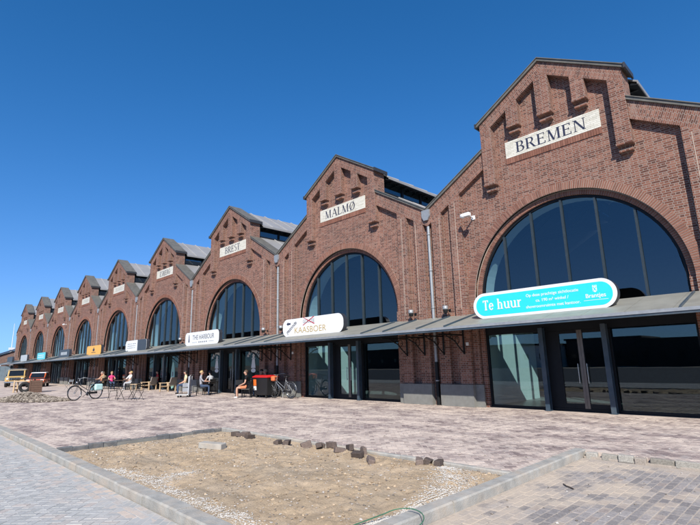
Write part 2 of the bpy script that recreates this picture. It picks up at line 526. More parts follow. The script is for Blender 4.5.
def sand_mat():
    mt, n, l, out = new_mat('sand')
    geo = N(n, 'ShaderNodeNewGeometry')
    a = N(n, 'ShaderNodeTexNoise', Scale=1.4, Detail=8.0, Roughness=0.7); l.new(geo.outputs['Position'], a.inputs['Vector'])
    r = ramp(n, [(0.28, (0.36, 0.27, 0.18)), (0.5, SAND), (0.72, (0.56, 0.44, 0.315))]); l.new(a.outputs[0], r.inputs[0])
    f = N(n, 'ShaderNodeTexNoise', Scale=60.0, Detail=6.0, Roughness=0.7); l.new(geo.outputs['Position'], f.inputs['Vector'])
    r2 = ramp(n, [(0.25, (0.7, 0.7, 0.7)), (0.75, (1.2, 1.2, 1.2))]); l.new(f.outputs[0], r2.inputs[0])
    c = mix(n, l, r.outputs[0], r2.outputs[0], 1.0, 'MULTIPLY')
    w = N(n, 'ShaderNodeTexNoise', Scale=0.55, Detail=5.0); l.new(geo.outputs['Position'], w.inputs['Vector'])
    rw = ramp(n, [(0.52, (0, 0, 0)), (0.68, (0.55, 0.55, 0.55))]); l.new(w.outputs[0], rw.inputs[0])
    c = mix(n, l, c, (0.33, 0.275, 0.21), rw.outputs[0])
    b = N(n, 'ShaderNodeBsdfPrincipled'); b.inputs['Roughness'].default_value = 1.0
    b.inputs['Specular IOR Level'].default_value = 0.1
    l.new(c, b.inputs['Base Color'])
    g = N(n, 'ShaderNodeTexNoise', Scale=22.0, Detail=8.0, Roughness=0.75); l.new(geo.outputs['Position'], g.inputs['Vector'])
    bp = N(n, 'ShaderNodeBump', Strength=0.9, Distance=0.03)
    l.new(g.outputs[0], bp.inputs['Height']); l.new(bp.outputs[0], b.inputs['Normal'])
    l.new(b.outputs[0], out.inputs[0])
    return mt
M['sand'] = sand_mat()

def stone_mesh(name, cx, cy, hx, hy, ang, zt, mat, jitter=True, depth=0.05):
    """arrays of block centres -> one mesh of chamfered paving stones"""
    n = len(cx)
    ch = 0.004
    base = np.array([[-1, -1], [1, -1], [1, 1], [-1, 1]], float)
    V = np.zeros((n, 12, 3))
    tilt = (rng.random((n, 2))-0.5)*(0.03 if jitter else 0)
    dz = (rng.random(n)-0.5)*(0.005 if jitter else 0)
    ja = (rng.random(n)-0.5)*(0.03 if jitter else 0)
    for ring, (ins, z) in enumerate(((0, -depth), (0, -ch), (ch, 0.0))):
        for k in range(4):
            lx = base[k, 0]*(hx-ins); ly = base[k, 1]*(hy-ins)
            a = ang+ja
            V[:, ring*4+k, 0] = cx+lx*np.cos(a)-ly*np.sin(a)
            V[:, ring*4+k, 1] = cy+lx*np.sin(a)+ly*np.cos(a)
            V[:, ring*4+k, 2] = zt+z+dz+lx*tilt[:, 0]+ly*tilt[:, 1]
    F = []
    for r in (0, 4):
        for k in range(4):
            F.append((r+k, r+(k+1) % 4, r+4+(k+1) % 4, r+4+k))
    F.append((8, 9, 10, 11))
    F = np.array(F)
    allF = (F[None]+(np.arange(n)*12)[:, None, None]).reshape(-1, 4)
    me = D.meshes.new(name)
    me.vertices.add(n*12); me.vertices.foreach_set('co', V.reshape(-1))
    me.loops.add(allF.size); me.loops.foreach_set('vertex_index', allF.reshape(-1).astype(np.int32))
    me.polygons.add(len(allF)); me.polygons.foreach_set('loop_start', np.arange(0, allF.size, 4, dtype=np.int32))
    me.update(calc_edges=True)
    me.materials.append(mat)
    me.polygons.foreach_set('use_smooth', [False]*len(allF))
    return me

def herringbone(x0, x1, y0, y1, a):
    """2:1 blocks of width a at 45 degrees inside a rectangle -> centres, angle"""
    c = math.sqrt(0.5)
    R = int((abs(x1-x0)+abs(y1-y0))/a*0.75)+4
    mx, my = (x0+x1)/2, (y0+y1)/2
    i, j = np.meshgrid(np.arange(-R, R), np.arange(-R, R), indexing='ij')
    i, j = i.ravel(), j.ravel()
    k = (i-j) % 4
    h = k == 0; v = k == 3
    lx = np.concatenate([i[h]+1.0, i[v]+0.5])*a; ly = np.concatenate([j[h]+0.5, j[v]+1.0])*a
    an = np.concatenate([np.zeros(h.sum()), np.full(v.sum(), math.pi/2)])
    X = mx+(lx-ly)*c; Y = my+(lx+ly)*c
    return X, Y, an+math.pi/4

def lay(parent, X, Y, A, a, zt, mat, plain_count=300):
    """nearest stones as objects of their own, the rest as one part; all stones alike share one mesh"""
    gap = 0.004
    d = np.hypot(X-CAM.x, Y-CAM.y)
    # seen largest: nearest among those inside the camera's view
    vis = []
    for x, y in zip(X, Y):
        v = Vector((x, y, zt))-CAM
        z = v.dot(fw)
        px, py = v.dot(rv)/max(z, .01)*464.89, v.dot(uv_)/max(z, .01)*464.89
        vis.append(z > 0 and abs(px) < 352 and -264 < py)
    vis = np.array(vis)
    order = np.argsort(np.where(vis, d, d+1000))
    near = order[:plain_count]; far = order[plain_count:]
    proto = [stone_mesh('paver', np.zeros(1), np.zeros(1), a-gap, a/2-gap, 0.0, 0.0, mat, False) for k in range(1)]
    for q in near:
        o = D.objects.new('paver', proto[0]); COL.objects.link(o)
        o.location = (X[q], Y[q], zt+random.uniform(-.0025, .0025))
        o.rotation_euler = (random.uniform(-.012, .012), random.uniform(-.012, .012), A[q]+random.uniform(-.012, .012))
        o.parent = parent
    me = stone_mesh('paver_field', X[far], Y[far], a-gap, a/2-gap, A[far], zt, mat)
    o = D.objects.new('paver_field', me); COL.objects.link(o); o.parent = parent
    tag(o, kind='stuff')

def sheet(name, rects, z, mat, kind='structure', thick=0.0):
    b = MB()
    for x0, x1, y0, y1 in rects:
        if thick: b.box(x0, x1, y0, y1, z-thick, z)
        else: b.face([(x0, y0, z), (x1, y0, z), (x1, y1, z), (x0, y1, z)])
    o = b.obj(name, mat)
    return tag(o, kind=kind)

tag(sheet('ground', [(-1500, 900, -900, 900)], -0.30, M['earth']), 'bare earth reaching the horizon')
road = tag(sheet('road', [(-130, 60, -20, -12.72)], -0.104, M['road_sheet'], thick=0.12), 'pale grey paved road along the kerb')
bay = tag(sheet('parking_bay', [(2.16, 20, -12.72, -6.26)], -0.104, M['joint_sand'], thick=0.12), 'brown paved bay half covered by blown sand')
plaza = tag(sheet('plaza', [(-112, -6.5, -12.47, 0.30), (-6.5, 1.96, -8.42, 0.30), (1.96, 20, -6.10, 0.30)], -0.004, M['plaza_sheet'], thick=0.2), 'dusty red brown paved plaza before the halls')

tag(sheet('asphalt', [(-300, 200, -66, -20.3)], -0.115, plain('asphalt', (0.05, 0.05, 0.052), 0.85, var=0.2, scale=2), thick=0.1), 'dark asphalt yard across the road', kind='structure')
A_ = 0.10
X, Y, A = herringbone(-16, 9, -20, -12.9, A_)
k = (X > -15.5) & (X < 8.5) & (Y > -19.5) & (Y < -13.03)
lay(road, X[k], Y[k], A[k], A_, -0.100, M['road_paver'])
# gutter course: stones laid lengthwise beside the kerb
gx = np.arange(-24, 8.5, 0.21); gr_ = []
GX = np.concatenate([gx, gx+0.1, gx]); GY = np.concatenate([np.full(len(gx), -12.77), np.full(len(gx), -12.88), np.full(len(gx), -12.99)])
me = stone_mesh('gutter_stones', GX, GY, 0.1, 0.05, 0.0, -0.104, M['gutter_stone'])
o = D.objects.new('gutter_stones', me); COL.objects.link(o); o.parent = road; tag(o, kind='stuff')
# bay: stones lengthwise towards the facade, running bond
cols = np.arange(2.26, 9.3, 0.105)
bx, by = [], []
for q, x in enumerate(cols):
    yy = np.arange(-12.6+(0.105 if q % 2 else 0), -6.42, 0.21)
    bx += [x]*len(yy); by += list(yy)
bx, by = np.array(bx), np.array(by)
lay(bay, bx, by, np.full(len(bx), math.pi/2), 0.1035, -0.100, M['bay_paver'])
# plaza
X, Y, A = herringbone(-31, 9, -13, 1, A_)
k = (X > -30) & (X < 8.8) & (Y < -0.28) & (((X < -6.62) & (Y > -12.33)) | ((X >= -6.62) & (X < 1.85) & (Y > -8.30)) | ((X >= 1.85) & (Y > -5.96)))
lay(plaza, X[k], Y[k], A[k], A_, 0.0, M['plaza_paver'])

# kerbs: single stones, a little uneven
M['slate'] = plain('slate', (0.11, 0.115, 0.12), 0.9, var=0.25, scale=9, bump=0.4, dirt=(0.3, 0.25, 0.2), dirt_amt=0.35)
def kerb_run(name, label, p0, p1, width, z0, z1, mat, L=1.0, jit=0.006, stone='kerb_stone'):
    p0, p1 = Vector(p0), Vector(p1)
    d = p1-p0; n = max(1, int(round(d.length/L))); ang = math.atan2(d.y, d.x); ll = d.length/n
    foot = MB().box(0, d.length, -width/2+0.01, width/2-0.01, z0-0.02, z1-0.03)
    root = foot.obj(name, M['concrete'], loc=(p0.x, p0.y, 0), rot=(0, 0, ang)); tag(root, label, kind='structure')
    b = MB(); h = ll/2-0.005; w = width/2
    c = 0.018
    b.prism([(-w, z0), (w, z0), (w, z1-c), (w-c, z1), (-w+c, z1), (-w, z1-c)], -h, h, axis='x')
    proto = None
    for q in range(n):
        if proto is None:
            proto = b.obj(stone, mat, root); o = proto
        else:
            o = link_copy(proto, root)
        o.location = ((q+.5)*ll, random.uniform(-jit, jit), random.uniform(-jit, jit))
        o.rotation_euler = (random.uniform(-jit, jit), random.uniform(-jit, jit)*.6, random.uniform(-jit, jit)*.6)
    return root
kerb_run('road_kerb', 'long concrete kerb between grey road and sand', (-32, -12.585), (1.9, -12.585), 0.23, -0.2, 0.012, M['kerb'])
kerb_run('bay_kerb', 'concrete kerb between sand pit and brown paved bay', (2.06, -12.5), (2.06, -6.05), 0.20, -0.2, 0.018, M['kerb'])
kerb_run('plaza_edging', 'narrow concrete edging between herringbone paving and sand', (-6.45, -8.48), (1.95, -8.48), 0.10, -0.2, 0.002, M['kerb'], stone='edging_stone')
kerb_run('sand_edging', 'dark stone edge where dusty plaza drops to the sand', (-6.50, -12.45), (-6.50, -8.44), 0.12, -0.22, -0.002, M['slate'], L=0.3, jit=0.014, stone='edge_stone')
# broken row of old setts along the bay's far edge
root = tag(MB().box(2.17, 9, -6.24, -6.12, -0.2, -0.07).obj('sett_row', M['joint_sand']), 'uneven row of old setts at the bay edge', kind='structure')
M['sett'] = piece_mat('sett', [(0, (0.20, 0.18, 0.15)), (0.4, (0.30, 0.28, 0.24)), (0.7, (0.36, 0.34, 0.30)), (1, (0.27, 0.19, 0.14))], mott=0.3)
x = 2.2
while x < 8.8:
    L = random.uniform(0.17, 0.34)
    b = MB().box(-L/2, L/2, -0.055, 0.055, -0.06, 0.06)
    o = b.obj('sett', M['sett'], root, loc=(x+L/2, -6.19+random.uniform(-.02, .02), -0.055+random.uniform(-.012, .012)), rot=(random.uniform(-.1, .1), random.uniform(-.05, .05), random.uniform(-.08, .08)), bevel=0.015)
    x += L+random.choice([0.01, 0.015, 0.02, 0.05, 0.07])

# sand pit
sx = np.arange(-6.44, 1.97, 0.035); sy = np.arange(-12.47, -8.53, 0.035)
gx, gy = np.meshgrid(sx, sy, indexing='ij')
hz = -0.055 + 0.12*fbm(gx, gy, 0.7, 5, 3) + 0.11*fbm(gx, gy, 3.0, 4, 9)+0.07*np.abs(fbm(gx, gy, 8.0, 3, 19))
hz += 0.05*np.exp(-(((gx+1.2)/2.6)**2+((gy+10.4)/1.1)**2))
edge = np.minimum.reduce([gx+6.44, 1.96-gx, gy+12.47, -8.53-gy])
hz = np.where(edge < 0.25, hz*(edge/0.25)+(-0.05)*(1-edge/0.25), hz)
hz -= 0.05*np.clip((-5.6-gx)/0.8, 0, 1)
for (ty, wob, sd) in ((-11.2, .25, 1), (-9.7, .2, 2)):       # wheel ruts
    yc = ty+wob*np.sin(gx*0.6+sd)
    hz -= 0.035*np.exp(-((gy-yc)/0.12)**2)*(0.6+0.8*fbm(gx, gy, 2, 2, 30))
nx, ny = gx.shape
V = np.stack([gx, gy, hz], -1).reshape(-1, 3)
ii, jj = np.meshgrid(np.arange(nx-1), np.arange(ny-1), indexing='ij')
q = (ii*ny+jj).ravel()
F = np.stack([q, q+ny, q+ny+1, q+1], -1)
me = D.meshes.new('sand_pit'); me.from_pydata(V.tolist(), [], F.tolist()); me.materials.append(M['sand'])
me.polygons.foreach_set('use_smooth', [True]*len(F))
o = D.objects.new('sand_pit', me); COL.objects.link(o); tag(o, 'bare sand between the two concrete kerbs', kind='structure')
def sand_h(x, y):
    i = np.clip(np.round((x+6.44)/0.035).astype(int), 0, nx-1); j = np.clip(np.round((y+12.47)/0.035).astype(int), 0, ny-1)
    return hz[i, j]

def pebbles(name, xs, ys, zs, rs, mat, label, flat=0.7, parent=None):
    n = len(xs)
    base = np.array([[1, 0, 0], [0, 1, 0], [-1, 0, 0], [0, -1, 0], [0, 0, 1], [0, 0, -1]], float)
    base = np.concatenate([base, np.array([[1, 1, .6], [-1, 1, .6], [-1, -1, .6], [1, -1, .6]])*0.62])
    F = np.array([(0, 6, 4), (6, 1, 4), (1, 7, 4), (7, 2, 4), (2, 8, 4), (8, 3, 4), (3, 9, 4), (9, 0, 4), (0, 5, 1), (1, 5, 2), (2, 5, 3), (3, 5, 0), (0, 1, 6), (1, 2, 7), (2, 3, 8), (3, 0, 9)])
    V = base[None]*(0.65+0.7*rng.random((n, 10, 1)))
    V[:, :, 2] *= flat
    V *= rs[:, None, None]
    an = rng.random(n)*6.28
    c, s = np.cos(an)[:, None], np.sin(an)[:, None]
    P = np.stack([V[:, :, 0]*c-V[:, :, 1]*s, V[:, :, 0]*s+V[:, :, 1]*c, V[:, :, 2]], -1)
    P += np.stack([xs, ys, zs], -1)[:, None]
    me = D.meshes.new(name)
    me.from_pydata(P.reshape(-1, 3).tolist(), [], (F[None]+(np.arange(n)*10)[:, None, None]).reshape(-1, 3).tolist())
    me.materials.append(mat)
    me.polygons.foreach_set('use_smooth', [False]*len(me.polygons))
    o = D.objects.new(name, me); COL.objects.link(o)
    if parent: o.parent = parent; tag(o, kind='stuff')
    else: tag(o, label, kind='stuff')
    return o
M['rubble'] = piece_mat('white_rubble', [(0, (0.40, 0.36, 0.31)), (0.5, (0.50, 0.47, 0.42)), (1, (0.58, 0.55, 0.51))], mott=0.12)
M['stone'] = piece_mat('stone', [(0, (0.14, 0.12, 0.10)), (0.4, (0.26, 0.22, 0.18)), (0.8, (0.36, 0.31, 0.26)), (1, (0.55, 0.52, 0.48))], mott=0.2)
def along(pts, n, spread):
    out = []
    seg = [(Vector(a), Vector(b), s0, s1) for (a, s0), (b, s1) in zip(list(zip(pts, spread))[:-1], list(zip(pts, spread))[1:])]
    tot = sum((b-a).length for a, b, _, _ in seg)
    for a, b, s0, s1 in seg:
        for _ in range(int(n*(b-a).length/tot)):
            t = random.random(); p = a.lerp(b, t); s = s0+(s1-s0)*t
            out.append((p.x+random.gauss(0, s), p.y+random.gauss(0, s)))
    return out
pts = along([(0.85, -8.62), (1.15, -8.95), (1.55, -9.4), (1.78, -9.9), (1.84, -10.6), (1.85, -11.6)], 8500, (.05, .13, .17, .12, .05, .03))
pts += along([(-3.6, -12.36), (-2.0, -12.2), (-1.0, -12.27), (0.4, -12.27), (1.3, -12.36)], 5500, (.03, .11, .08, .08, .05))
pts += along([(-2.0, -12.1), (-2.0, -11.5)], 1000, (.1, .07))
pts = np.array([p for p in pts if -6.3 < p[0] < 1.94 and -12.45 < p[1] < -8.58])
pebbles('white_rubble', pts[:, 0], pts[:, 1], sand_h(pts[:, 0], pts[:, 1])+0.003, 0.003+0.010*rng.random(len(pts))**2, M['rubble'], 'white crushed rubble spilled along the kerbs', 0.6)
n = 2600
px_, py_ = rng.uniform(-6.3, 1.9, n), rng.uniform(-12.4, -8.6, n)
pebbles('sand_pebbles', px_, py_, sand_h(px_, py_)+0.002, 0.005+0.02*rng.random(n)**3, M['stone'], 'scattered small stones lying in the sand', 0.7)
n = 900
px_, py_ = rng.uniform(-6.3, 1.9, n), rng.uniform(-12.4, -8.6, n)
pebbles('shell_bits', px_, py_, sand_h(px_, py_)+0.003, 0.004+0.012*rng.random(n)**2, M['rubble'], 'white shell fragments strewn over the sand', 0.5)
n = 1900
px_, py_ = rng.uniform(-6.3, 1.9, n), rng.uniform(-12.4, -8.6, n)
k = fbm(px_, py_, 0.9, 3, 44) > -0.06
px_, py_ = px_[k], py_[k]
M['clod'] = piece_mat('clod', [(0, (0.24, 0.18, 0.12)), (0.5, (0.38, 0.285, 0.19)), (1, (0.50, 0.385, 0.26))], mott=0.2)
pebbles('sand_clods', px_, py_, sand_h(px_, py_)+0.003, 0.006+0.024*rng.random(len(px_))**3, M['clod'], 'crumbly clods of damp sand scattered over the pit', 0.7)
# crumbs of dirt and grit on paved surfaces
n = 500
px_, py_ = rng.uniform(-12, 6, n), rng.uniform(-8.2, -0.5, n)
k = (px_ < 1.8) | (py_ > -5.9)
pebbles('plaza_grit', px_[k], py_[k], np.full(k.sum(), 0.004), 0.006+0.016*rng.random(k.sum())**3, M['stone'], 'loose grit lying on the dusty plaza', 0.6)
n = 260
px_, py_ = rng.uniform(2.3, 6.5, n), rng.uniform(-11, -6.4, n)
pebbles('bay_grit', px_, py_, np.full(n, -0.096), 0.005+0.013*rng.random(n)**3, M['stone'], 'loose grit lying on the brown paved bay', 0.6)

# ------------------------------------------------------------------ the halls
ZG = lambda x: 12.02-0.614*abs(x)                 # coping line of the raised gable
ZW = lambda x: 9.50-0.60*(abs(x)-2.36)            # coping line of the wings
HB = W/2                                          # half a bay
GE = 2.45                                         # half width of the raised gable
RO, RI, ZC = 3.36, 3.18, 3.73                     # wall opening, brick ring, arch centre
T = 0.45                                          # wall thickness
PG = 0.26                                         # relief of the raised gable
PR = 0.18                                         # frame stands proud of the wall field
YG = 0.26                                         # glass plane

hall = empty('warehouse_hall', (0, 0, 0))
# --- wall with the arched opening
b = MB()
def zarch(x): return ZC+math.sqrt(max(0, RO*RO-x*x))
angs = [math.pi*k/48 for k in range(49)]
xs = sorted(set([round(RO*math.cos(a), 5) for a in angs]+[-HB, HB, -GE, GE]))
for x0, x1 in zip(xs[:-1], xs[1:]):
    mid = (x0+x1)/2
    top = (lambda x: ZG(x)-0.11) if abs(mid) < GE else (lambda x: ZW(x)-0.11)
    bot = zarch if abs(mid) < RO else (lambda x: 0.0)
    for y, flip in ((0.0, False), (T, True)):
        q = [(x0, y, bot(x0)), (x1, y, bot(x1)), (x1, y, top(x1)), (x0, y, top(x0))]
        b.face(q[::-1] if flip else q)
    b.face([(x0, 0, top(x0)), (x1, 0, top(x1)), (x1, T, top(x1)), (x0, T, top(x0))])
for s in (-1, 1):
    x = s*GE
    q = [(x, 0, ZW(x)-.11), (x, T, ZW(x)-.11), (x, T, ZG(x)-.11), (x, 0, ZG(x)-.11)]
    b.face(q if s > 0 else q[::-1])
    q = [(s*RO, 0, 0), (s*RO, T, 0), (s*RO, T, ZC), (s*RO, 0, ZC)]
    b.face(q if s < 0 else q[::-1])
    q = [(s*HB, 0, 0), (s*HB, T, 0), (s*HB, T, ZW(HB)-.11), (s*HB, 0, ZW(HB)-.11)]
    b.face(q if s > 0 else q[::-1])
b.obj('wall', M['brick'], hall)
# --- sloping bands under the copings: bricks on end, square to the slope
def band(name, xa, xb, zf, t0, t1, y0):
    s = 1 if xb > 0 else -1
    k = (zf(xb)-zf(xa))/(xb-xa); L = math.sqrt(1+k*k)
    uvf = lambda x, z: ((z-(zf(xa)+k*(x-xa)))/L + 3.0, (x-xa)*L+(z-zf(xa))*k/L)
    bb = MB()
    bb.prism([(xa, zf(xa)-t1), (xb, zf(xb)-t1), (xb, zf(xb)-t0), (xa, zf(xa)-t0)], y0, 0.02, uvf=uvf)
    return bb.obj(name, M['brick'], hall)
for s in (-1, 1):
    band('gable_band', 0.0, s*GE, ZG, 0.115, 0.62, -PG)
    band('wing_band', s*(GE+.004), s*HB, ZW, 0.115, 0.76, -PR+.006)
# --- side strips of the gable with corbelled feet
def strip(name, xa, xb, zlo, ztop_f, corbel):
    x0, x1 = min(xa, xb), max(xa, xb)
    bb = MB()
    pts = [(x0, zlo), (x1, zlo), (x1, ztop_f(x1)), (x0, ztop_f(x0))]
    bb.prism(pts, -PG, 0.02)
    o = bb.obj(name, M['brick'], hall)
    c = MB()
    if corbel:
        c.box(x0-.012, x1+.012, -PG-.035, 0.01, zlo-.068, zlo-.003)
        c.box(x0+.05, x1-.05, -.10, 0.01, zlo-.20, zlo-.070)
        c.box(x0+.03, x1-.03, -.19, 0.01, zlo-.27, zlo-.203)
        c.box(x0+.07, x1-.07, -.06, 0.01, zlo-.335, zlo-.273)
        c.obj('corbel', M['brick'], o)
    return o
for s in (-1, 1):
    strip('gable_strip', s*2.02, s*(GE-.003), 7.97, lambda x: ZG(x)-.621, True)
for cx_, hw in ((-1.15, .215), (0, .24), (1.15, .215)):
    bb = MB()
    if cx_ == 0:
        bb.prism([(-hw, 9.93), (hw, 9.93), (hw, ZG(hw)-.621), (0, ZG(0)-.621), (-hw, ZG(hw)-.621)], -PG, 0.02)
        o = bb.obj('hanging_strip', M['brick'], hall)
        zlo, x0, x1 = 9.93, -hw, hw
        c = MB()
        c.box(x0-.012, x1+.012, -PG-.035, 0.01, zlo-.068, zlo-.003)
        c.box(x0+.05, x1-.05, -.10, 0.01, zlo-.20, zlo-.070)
        c.box(x0+.03, x1-.03, -.19, 0.01, zlo-.27, zlo-.203)
        c.obj('corbel', M['brick'], o)
    else:
        strip('hanging_strip', cx_-hw, cx_+hw, 9.93, lambda x: ZG(x)-.621, True)
# --- pilasters, plinths, pale movement joints
for s in (-1, 1):
    for xa, xb in ((3.63, 4.12), (4.52, 4.98)):
        bb = MB(); x0, x1 = sorted((s*xa, s*xb))
        bb.prism([(x0, 0.0), (x1, 0.0), (x1, ZW(x1)-.761), (x0, ZW(x0)-.761)], -PR+.004, 0.02)
        bb.obj('pilaster', M['brick'], hall)
    bb = MB(); x0, x1 = sorted((s*3.60, s*5.0))
    bb.box(x0, x1, -PR-.045, 0.01, 0.0, 0.77)
    xm, xn = sorted((s*3.28, s*3.598)); bb.box(xm, xn, -.05, 0.01, 0.0, 0.77)
    bb.obj('plinth', M['concrete'], hall)
    for xj, yf in ((3.86, -PR), (4.60, -PR)):
        bb = MB(); bb.box(s*xj-.011, s*xj+.011, yf+.0, yf+.01, 3.5, ZW(xj)-.9)
        bb.obj('movement_joint', M['joint'], hall)
# --- copings
def coping(xa, xb, zf, over, th=0.13):
    k = (zf(xb)-zf(xa))/(xb-xa)
    bb = MB()
    bb.prism([(xa, zf(xa)-th), (xb, zf(xb)-th), (xb, zf(xb)-.03), (xa, zf(xa)-.03)], -over, T+.06)
    bb.prism([(xa, zf(xa)-.03), (xb, zf(xb)-.03), (xb, zf(xb)), (xa, zf(xa))], -over-.03, T+.09)
    return bb.obj('coping', M['coping'], hall)
for s in (-1, 1):
    coping(0.0, s*2.54, ZG, PG+0.07)
    coping(s*(GE+.003), s*(HB-.004), ZW, PR+0.06)
    x0, x1 = sorted((s*2.545, s*2.60))
    MB().box(x0, x1, -PG-.12, T+.1, ZG(2.57)-.15, ZG(2.57)+.02).obj('coping_end', M['coping_cap'], hall)
# --- arch rings of single bricks
def ring(name, r0, r1, n, y0, y1, rows, gap=0.010, seed=1):
    rr = random.Random(seed)
    bb = MB()
    for k in range(n):
        a0, a1 = math.pi*k/n, math.pi*(k+1)/n
        for q in range(rows):
            ra = r0+(r1-r0)*q/rows+gap/2; rb = r0+(r1-r0)*(q+1)/rows-gap/2
            g0, g1 = gap/2/ra, gap/2/rb
            yf = y0+rr.uniform(-.004, .004)
            P = [(ra*math.cos(a0+g0), ra*math.sin(a0+g0)), (rb*math.cos(a0+g1), rb*math.sin(a0+g1)), (rb*math.cos(a1-g1), rb*math.sin(a1-g1)), (ra*math.cos(a1-g0), ra*math.sin(a1-g0))]
            f = [(x, yf, ZC+z) for x, z in P]; kk = [(x, y1, ZC+z) for x, z in P]
            bs = len(bb.v); vs = f+kk
            bb.idx(vs, [(0, 3, 2, 1), (0, 1, 5, 4), (1, 2, 6, 5), (2, 3, 7, 6), (3, 0, 4, 7)], smooth=False)
    o = bb.obj(name, M['arch_brick'], hall); tag(o, kind='stuff')
    return o
ring('arch_bricks', RO-.01, 3.62, 160, -.035, .03, 1, gap=.017, seed=2)
ring('arch_bricks', RI, RO-.02, 144, .13, .40, 1, gap=.016, seed=3)
def mortar_ring(r0, r1, y0, y1):
    bb = MB(); n = 64
    for k in range(n):
        a0, a1 = math.pi*k/n, math.pi*(k+1)/n
        P = [(r0*math.cos(a0), r0*math.sin(a0)), (r1*math.cos(a0), r1*math.sin(a0)), (r1*math.cos(a1), r1*math.sin(a1)), (r0*math.cos(a1), r0*math.sin(a1))]
        f = [(x, y0, ZC+z) for x, z in P]; kk = [(x, y1, ZC+z) for x, z in P]
        bb.face(f[::-1]); bb.face([f[0], f[3], kk[3], kk[0]]); bb.face([f[2], f[1], kk[1], kk[2]])
    bb.obj('arch_mortar', M['mortar'], hall)
mortar_ring(RO-.004, 3.612, -.026, .02)
mortar_ring(RI+.010, RO+.01, .140, .42)
for s in (-1, 1):                                # straight jambs below the spring line
    x0, x1 = sorted((s*RI, s*(RO-.03))); MB().box(x0, x1, .085, .41, 0, ZC).obj('jamb', M['brick'], hall)
    x0, x1 = sorted((s*(RO-.01), s*3.598)); MB().box(x0, x1, -.03, .02, .78, ZC).obj('jamb', M['brick'], hall)
    x0, x1 = sorted((s*(RI+.004), s*(RO+.03))); MB().box(x0, x1, .46, 1.05, 0, ZC).obj('reveal', M['white_in'], hall)
bb = MB()
for k in range(40):
    a0, a1 = math.pi*k/40, math.pi*(k+1)/40; r = RI+.004
    bb.face([(r*math.cos(a0), .46, ZC+r*math.sin(a0)), (r*math.cos(a0), 1.05, ZC+r*math.sin(a0)), (r*math.cos(a1), 1.05, ZC+r*math.sin(a1)), (r*math.cos(a1), .46, ZC+r*math.sin(a1))][::-1])
    bb.face([(r*math.cos(a0), 1.05, ZC+r*math.sin(a0)), ((r+.1)*math.cos(a0), 1.05, ZC+(r+.1)*math.sin(a0)), ((r+.1)*math.cos(a1), 1.05, ZC+(r+.1)*math.sin(a1)), (r*math.cos(a1), 1.05, ZC+r*math.sin(a1))])
bb.obj('reveal', M['white_in'], hall)
# --- arched window
win = MB()
n = 48
for k in range(n):
    a0, a1 = math.pi*k/n, math.pi*(k+1)/n
    for r0, r1, y0, y1 in ((RI-.075, RI+.005, YG-.05, YG+.05),):
        P = [(r0*math.cos(a0), r0*math.sin(a0)), (r1*math.cos(a0), r1*math.sin(a0)), (r1*math.cos(a1), r1*math.sin(a1)), (r0*math.cos(a1), r0*math.sin(a1))]
        f = [(x, y0, ZC+z) for x, z in P]; kk = [(x, y1, ZC+z) for x, z in P]
        win.face(f[::-1]); win.face([f[0], f[3], kk[3], kk[0]]); win.face(kk)
for s in (-1, 1):
    x0, x1 = sorted((s*(RI-.075), s*(RI+.005))); win.box(x0, x1, YG-.05, YG+.05, 3.10, ZC)
win.box(-RI+.08, RI-.08, YG-.05, YG+.05, 3.10, 3.22)
window = win.obj('arched_window', M['dark_frame'], hall)
rw = RI-.078
mx = [-2.12, -1.06, 0, 1.06, 2.12]
for x in mx:
    MB().box(x-.029, x+.029, YG-.085, YG+.06, 3.222, ZC+math.sqrt(rw*rw-x*x)-.005).obj('mullion', M['frame'], window)
ed = [-rw]+mx+[rw]
for x0, x1 in zip(ed[:-1], ed[1:]):
    xa, xb = x0+(.030 if x0 > -rw else .002), x1-(.030 if x1 < rw else .002)
    pts = [(xa, 3.222), (xb, 3.222)]
    for q in range(9):
        x = xb+(xa-xb)*q/8; pts.append((x, ZC+math.sqrt(max(0.0, rw*rw-x*x))))
    bb = MB(); tl = random.uniform(-.004, .004); y = YG
    bb.face([(x, y+tl*(x-xa), z) for x, z in pts])
    bb.obj('pane', M['arch_glass'], window)
# --- shop front
sf = MB()
sf.box(-RI+.003, RI-.003, YG-.06, YG+.06, 2.50, 3.095)                      # head panel
sf.box(-RI+.003, RI-.003, YG-.05, YG+.05, 0.0, 0.09)                        # sill
for s in (-1, 1):
    x0, x1 = sorted((s*(RI-.07), s*(RI-.004))); sf.box(x0, x1, YG-.05, YG+.05, .092, 2.498)
front = sf.obj('shop_front', M['dark_frame'], hall)
for x in (-1.06, .86):
    bb = MB(); bb.box(x-.07, x+.07, -.06, -.045, 0.0, 2.62); bb.box(x-.07, x+.07, .125, .14, 0, 2.62); bb.box(x-.012, x+.012, -.045, .125, 0, 2.62)
    bb.obj('post', M['steel_blue'], front)
    MB().box(x-.09, x+.09, -.08, .16, 0.0, .015).obj('base_plate', M['steel_blue'], front)
for xa, xb in ((-RI+.072, -1.15), (.95, RI-.072)):
    MB().box(xa, xb, YG-.006, YG+.006, .092, 2.498).obj('shop_pane', M['glass'], front)
for x in (-1.145, .945):
    MB().box(x-.03, x+.03, YG-.05, YG+.05, .093, 2.497).obj('mullion', M['dark_frame'], front)
MB().box(-1.112, -.66, YG-.03, YG+.03, .093, 2.497).obj('side_panel', M['dark_frame'], front)
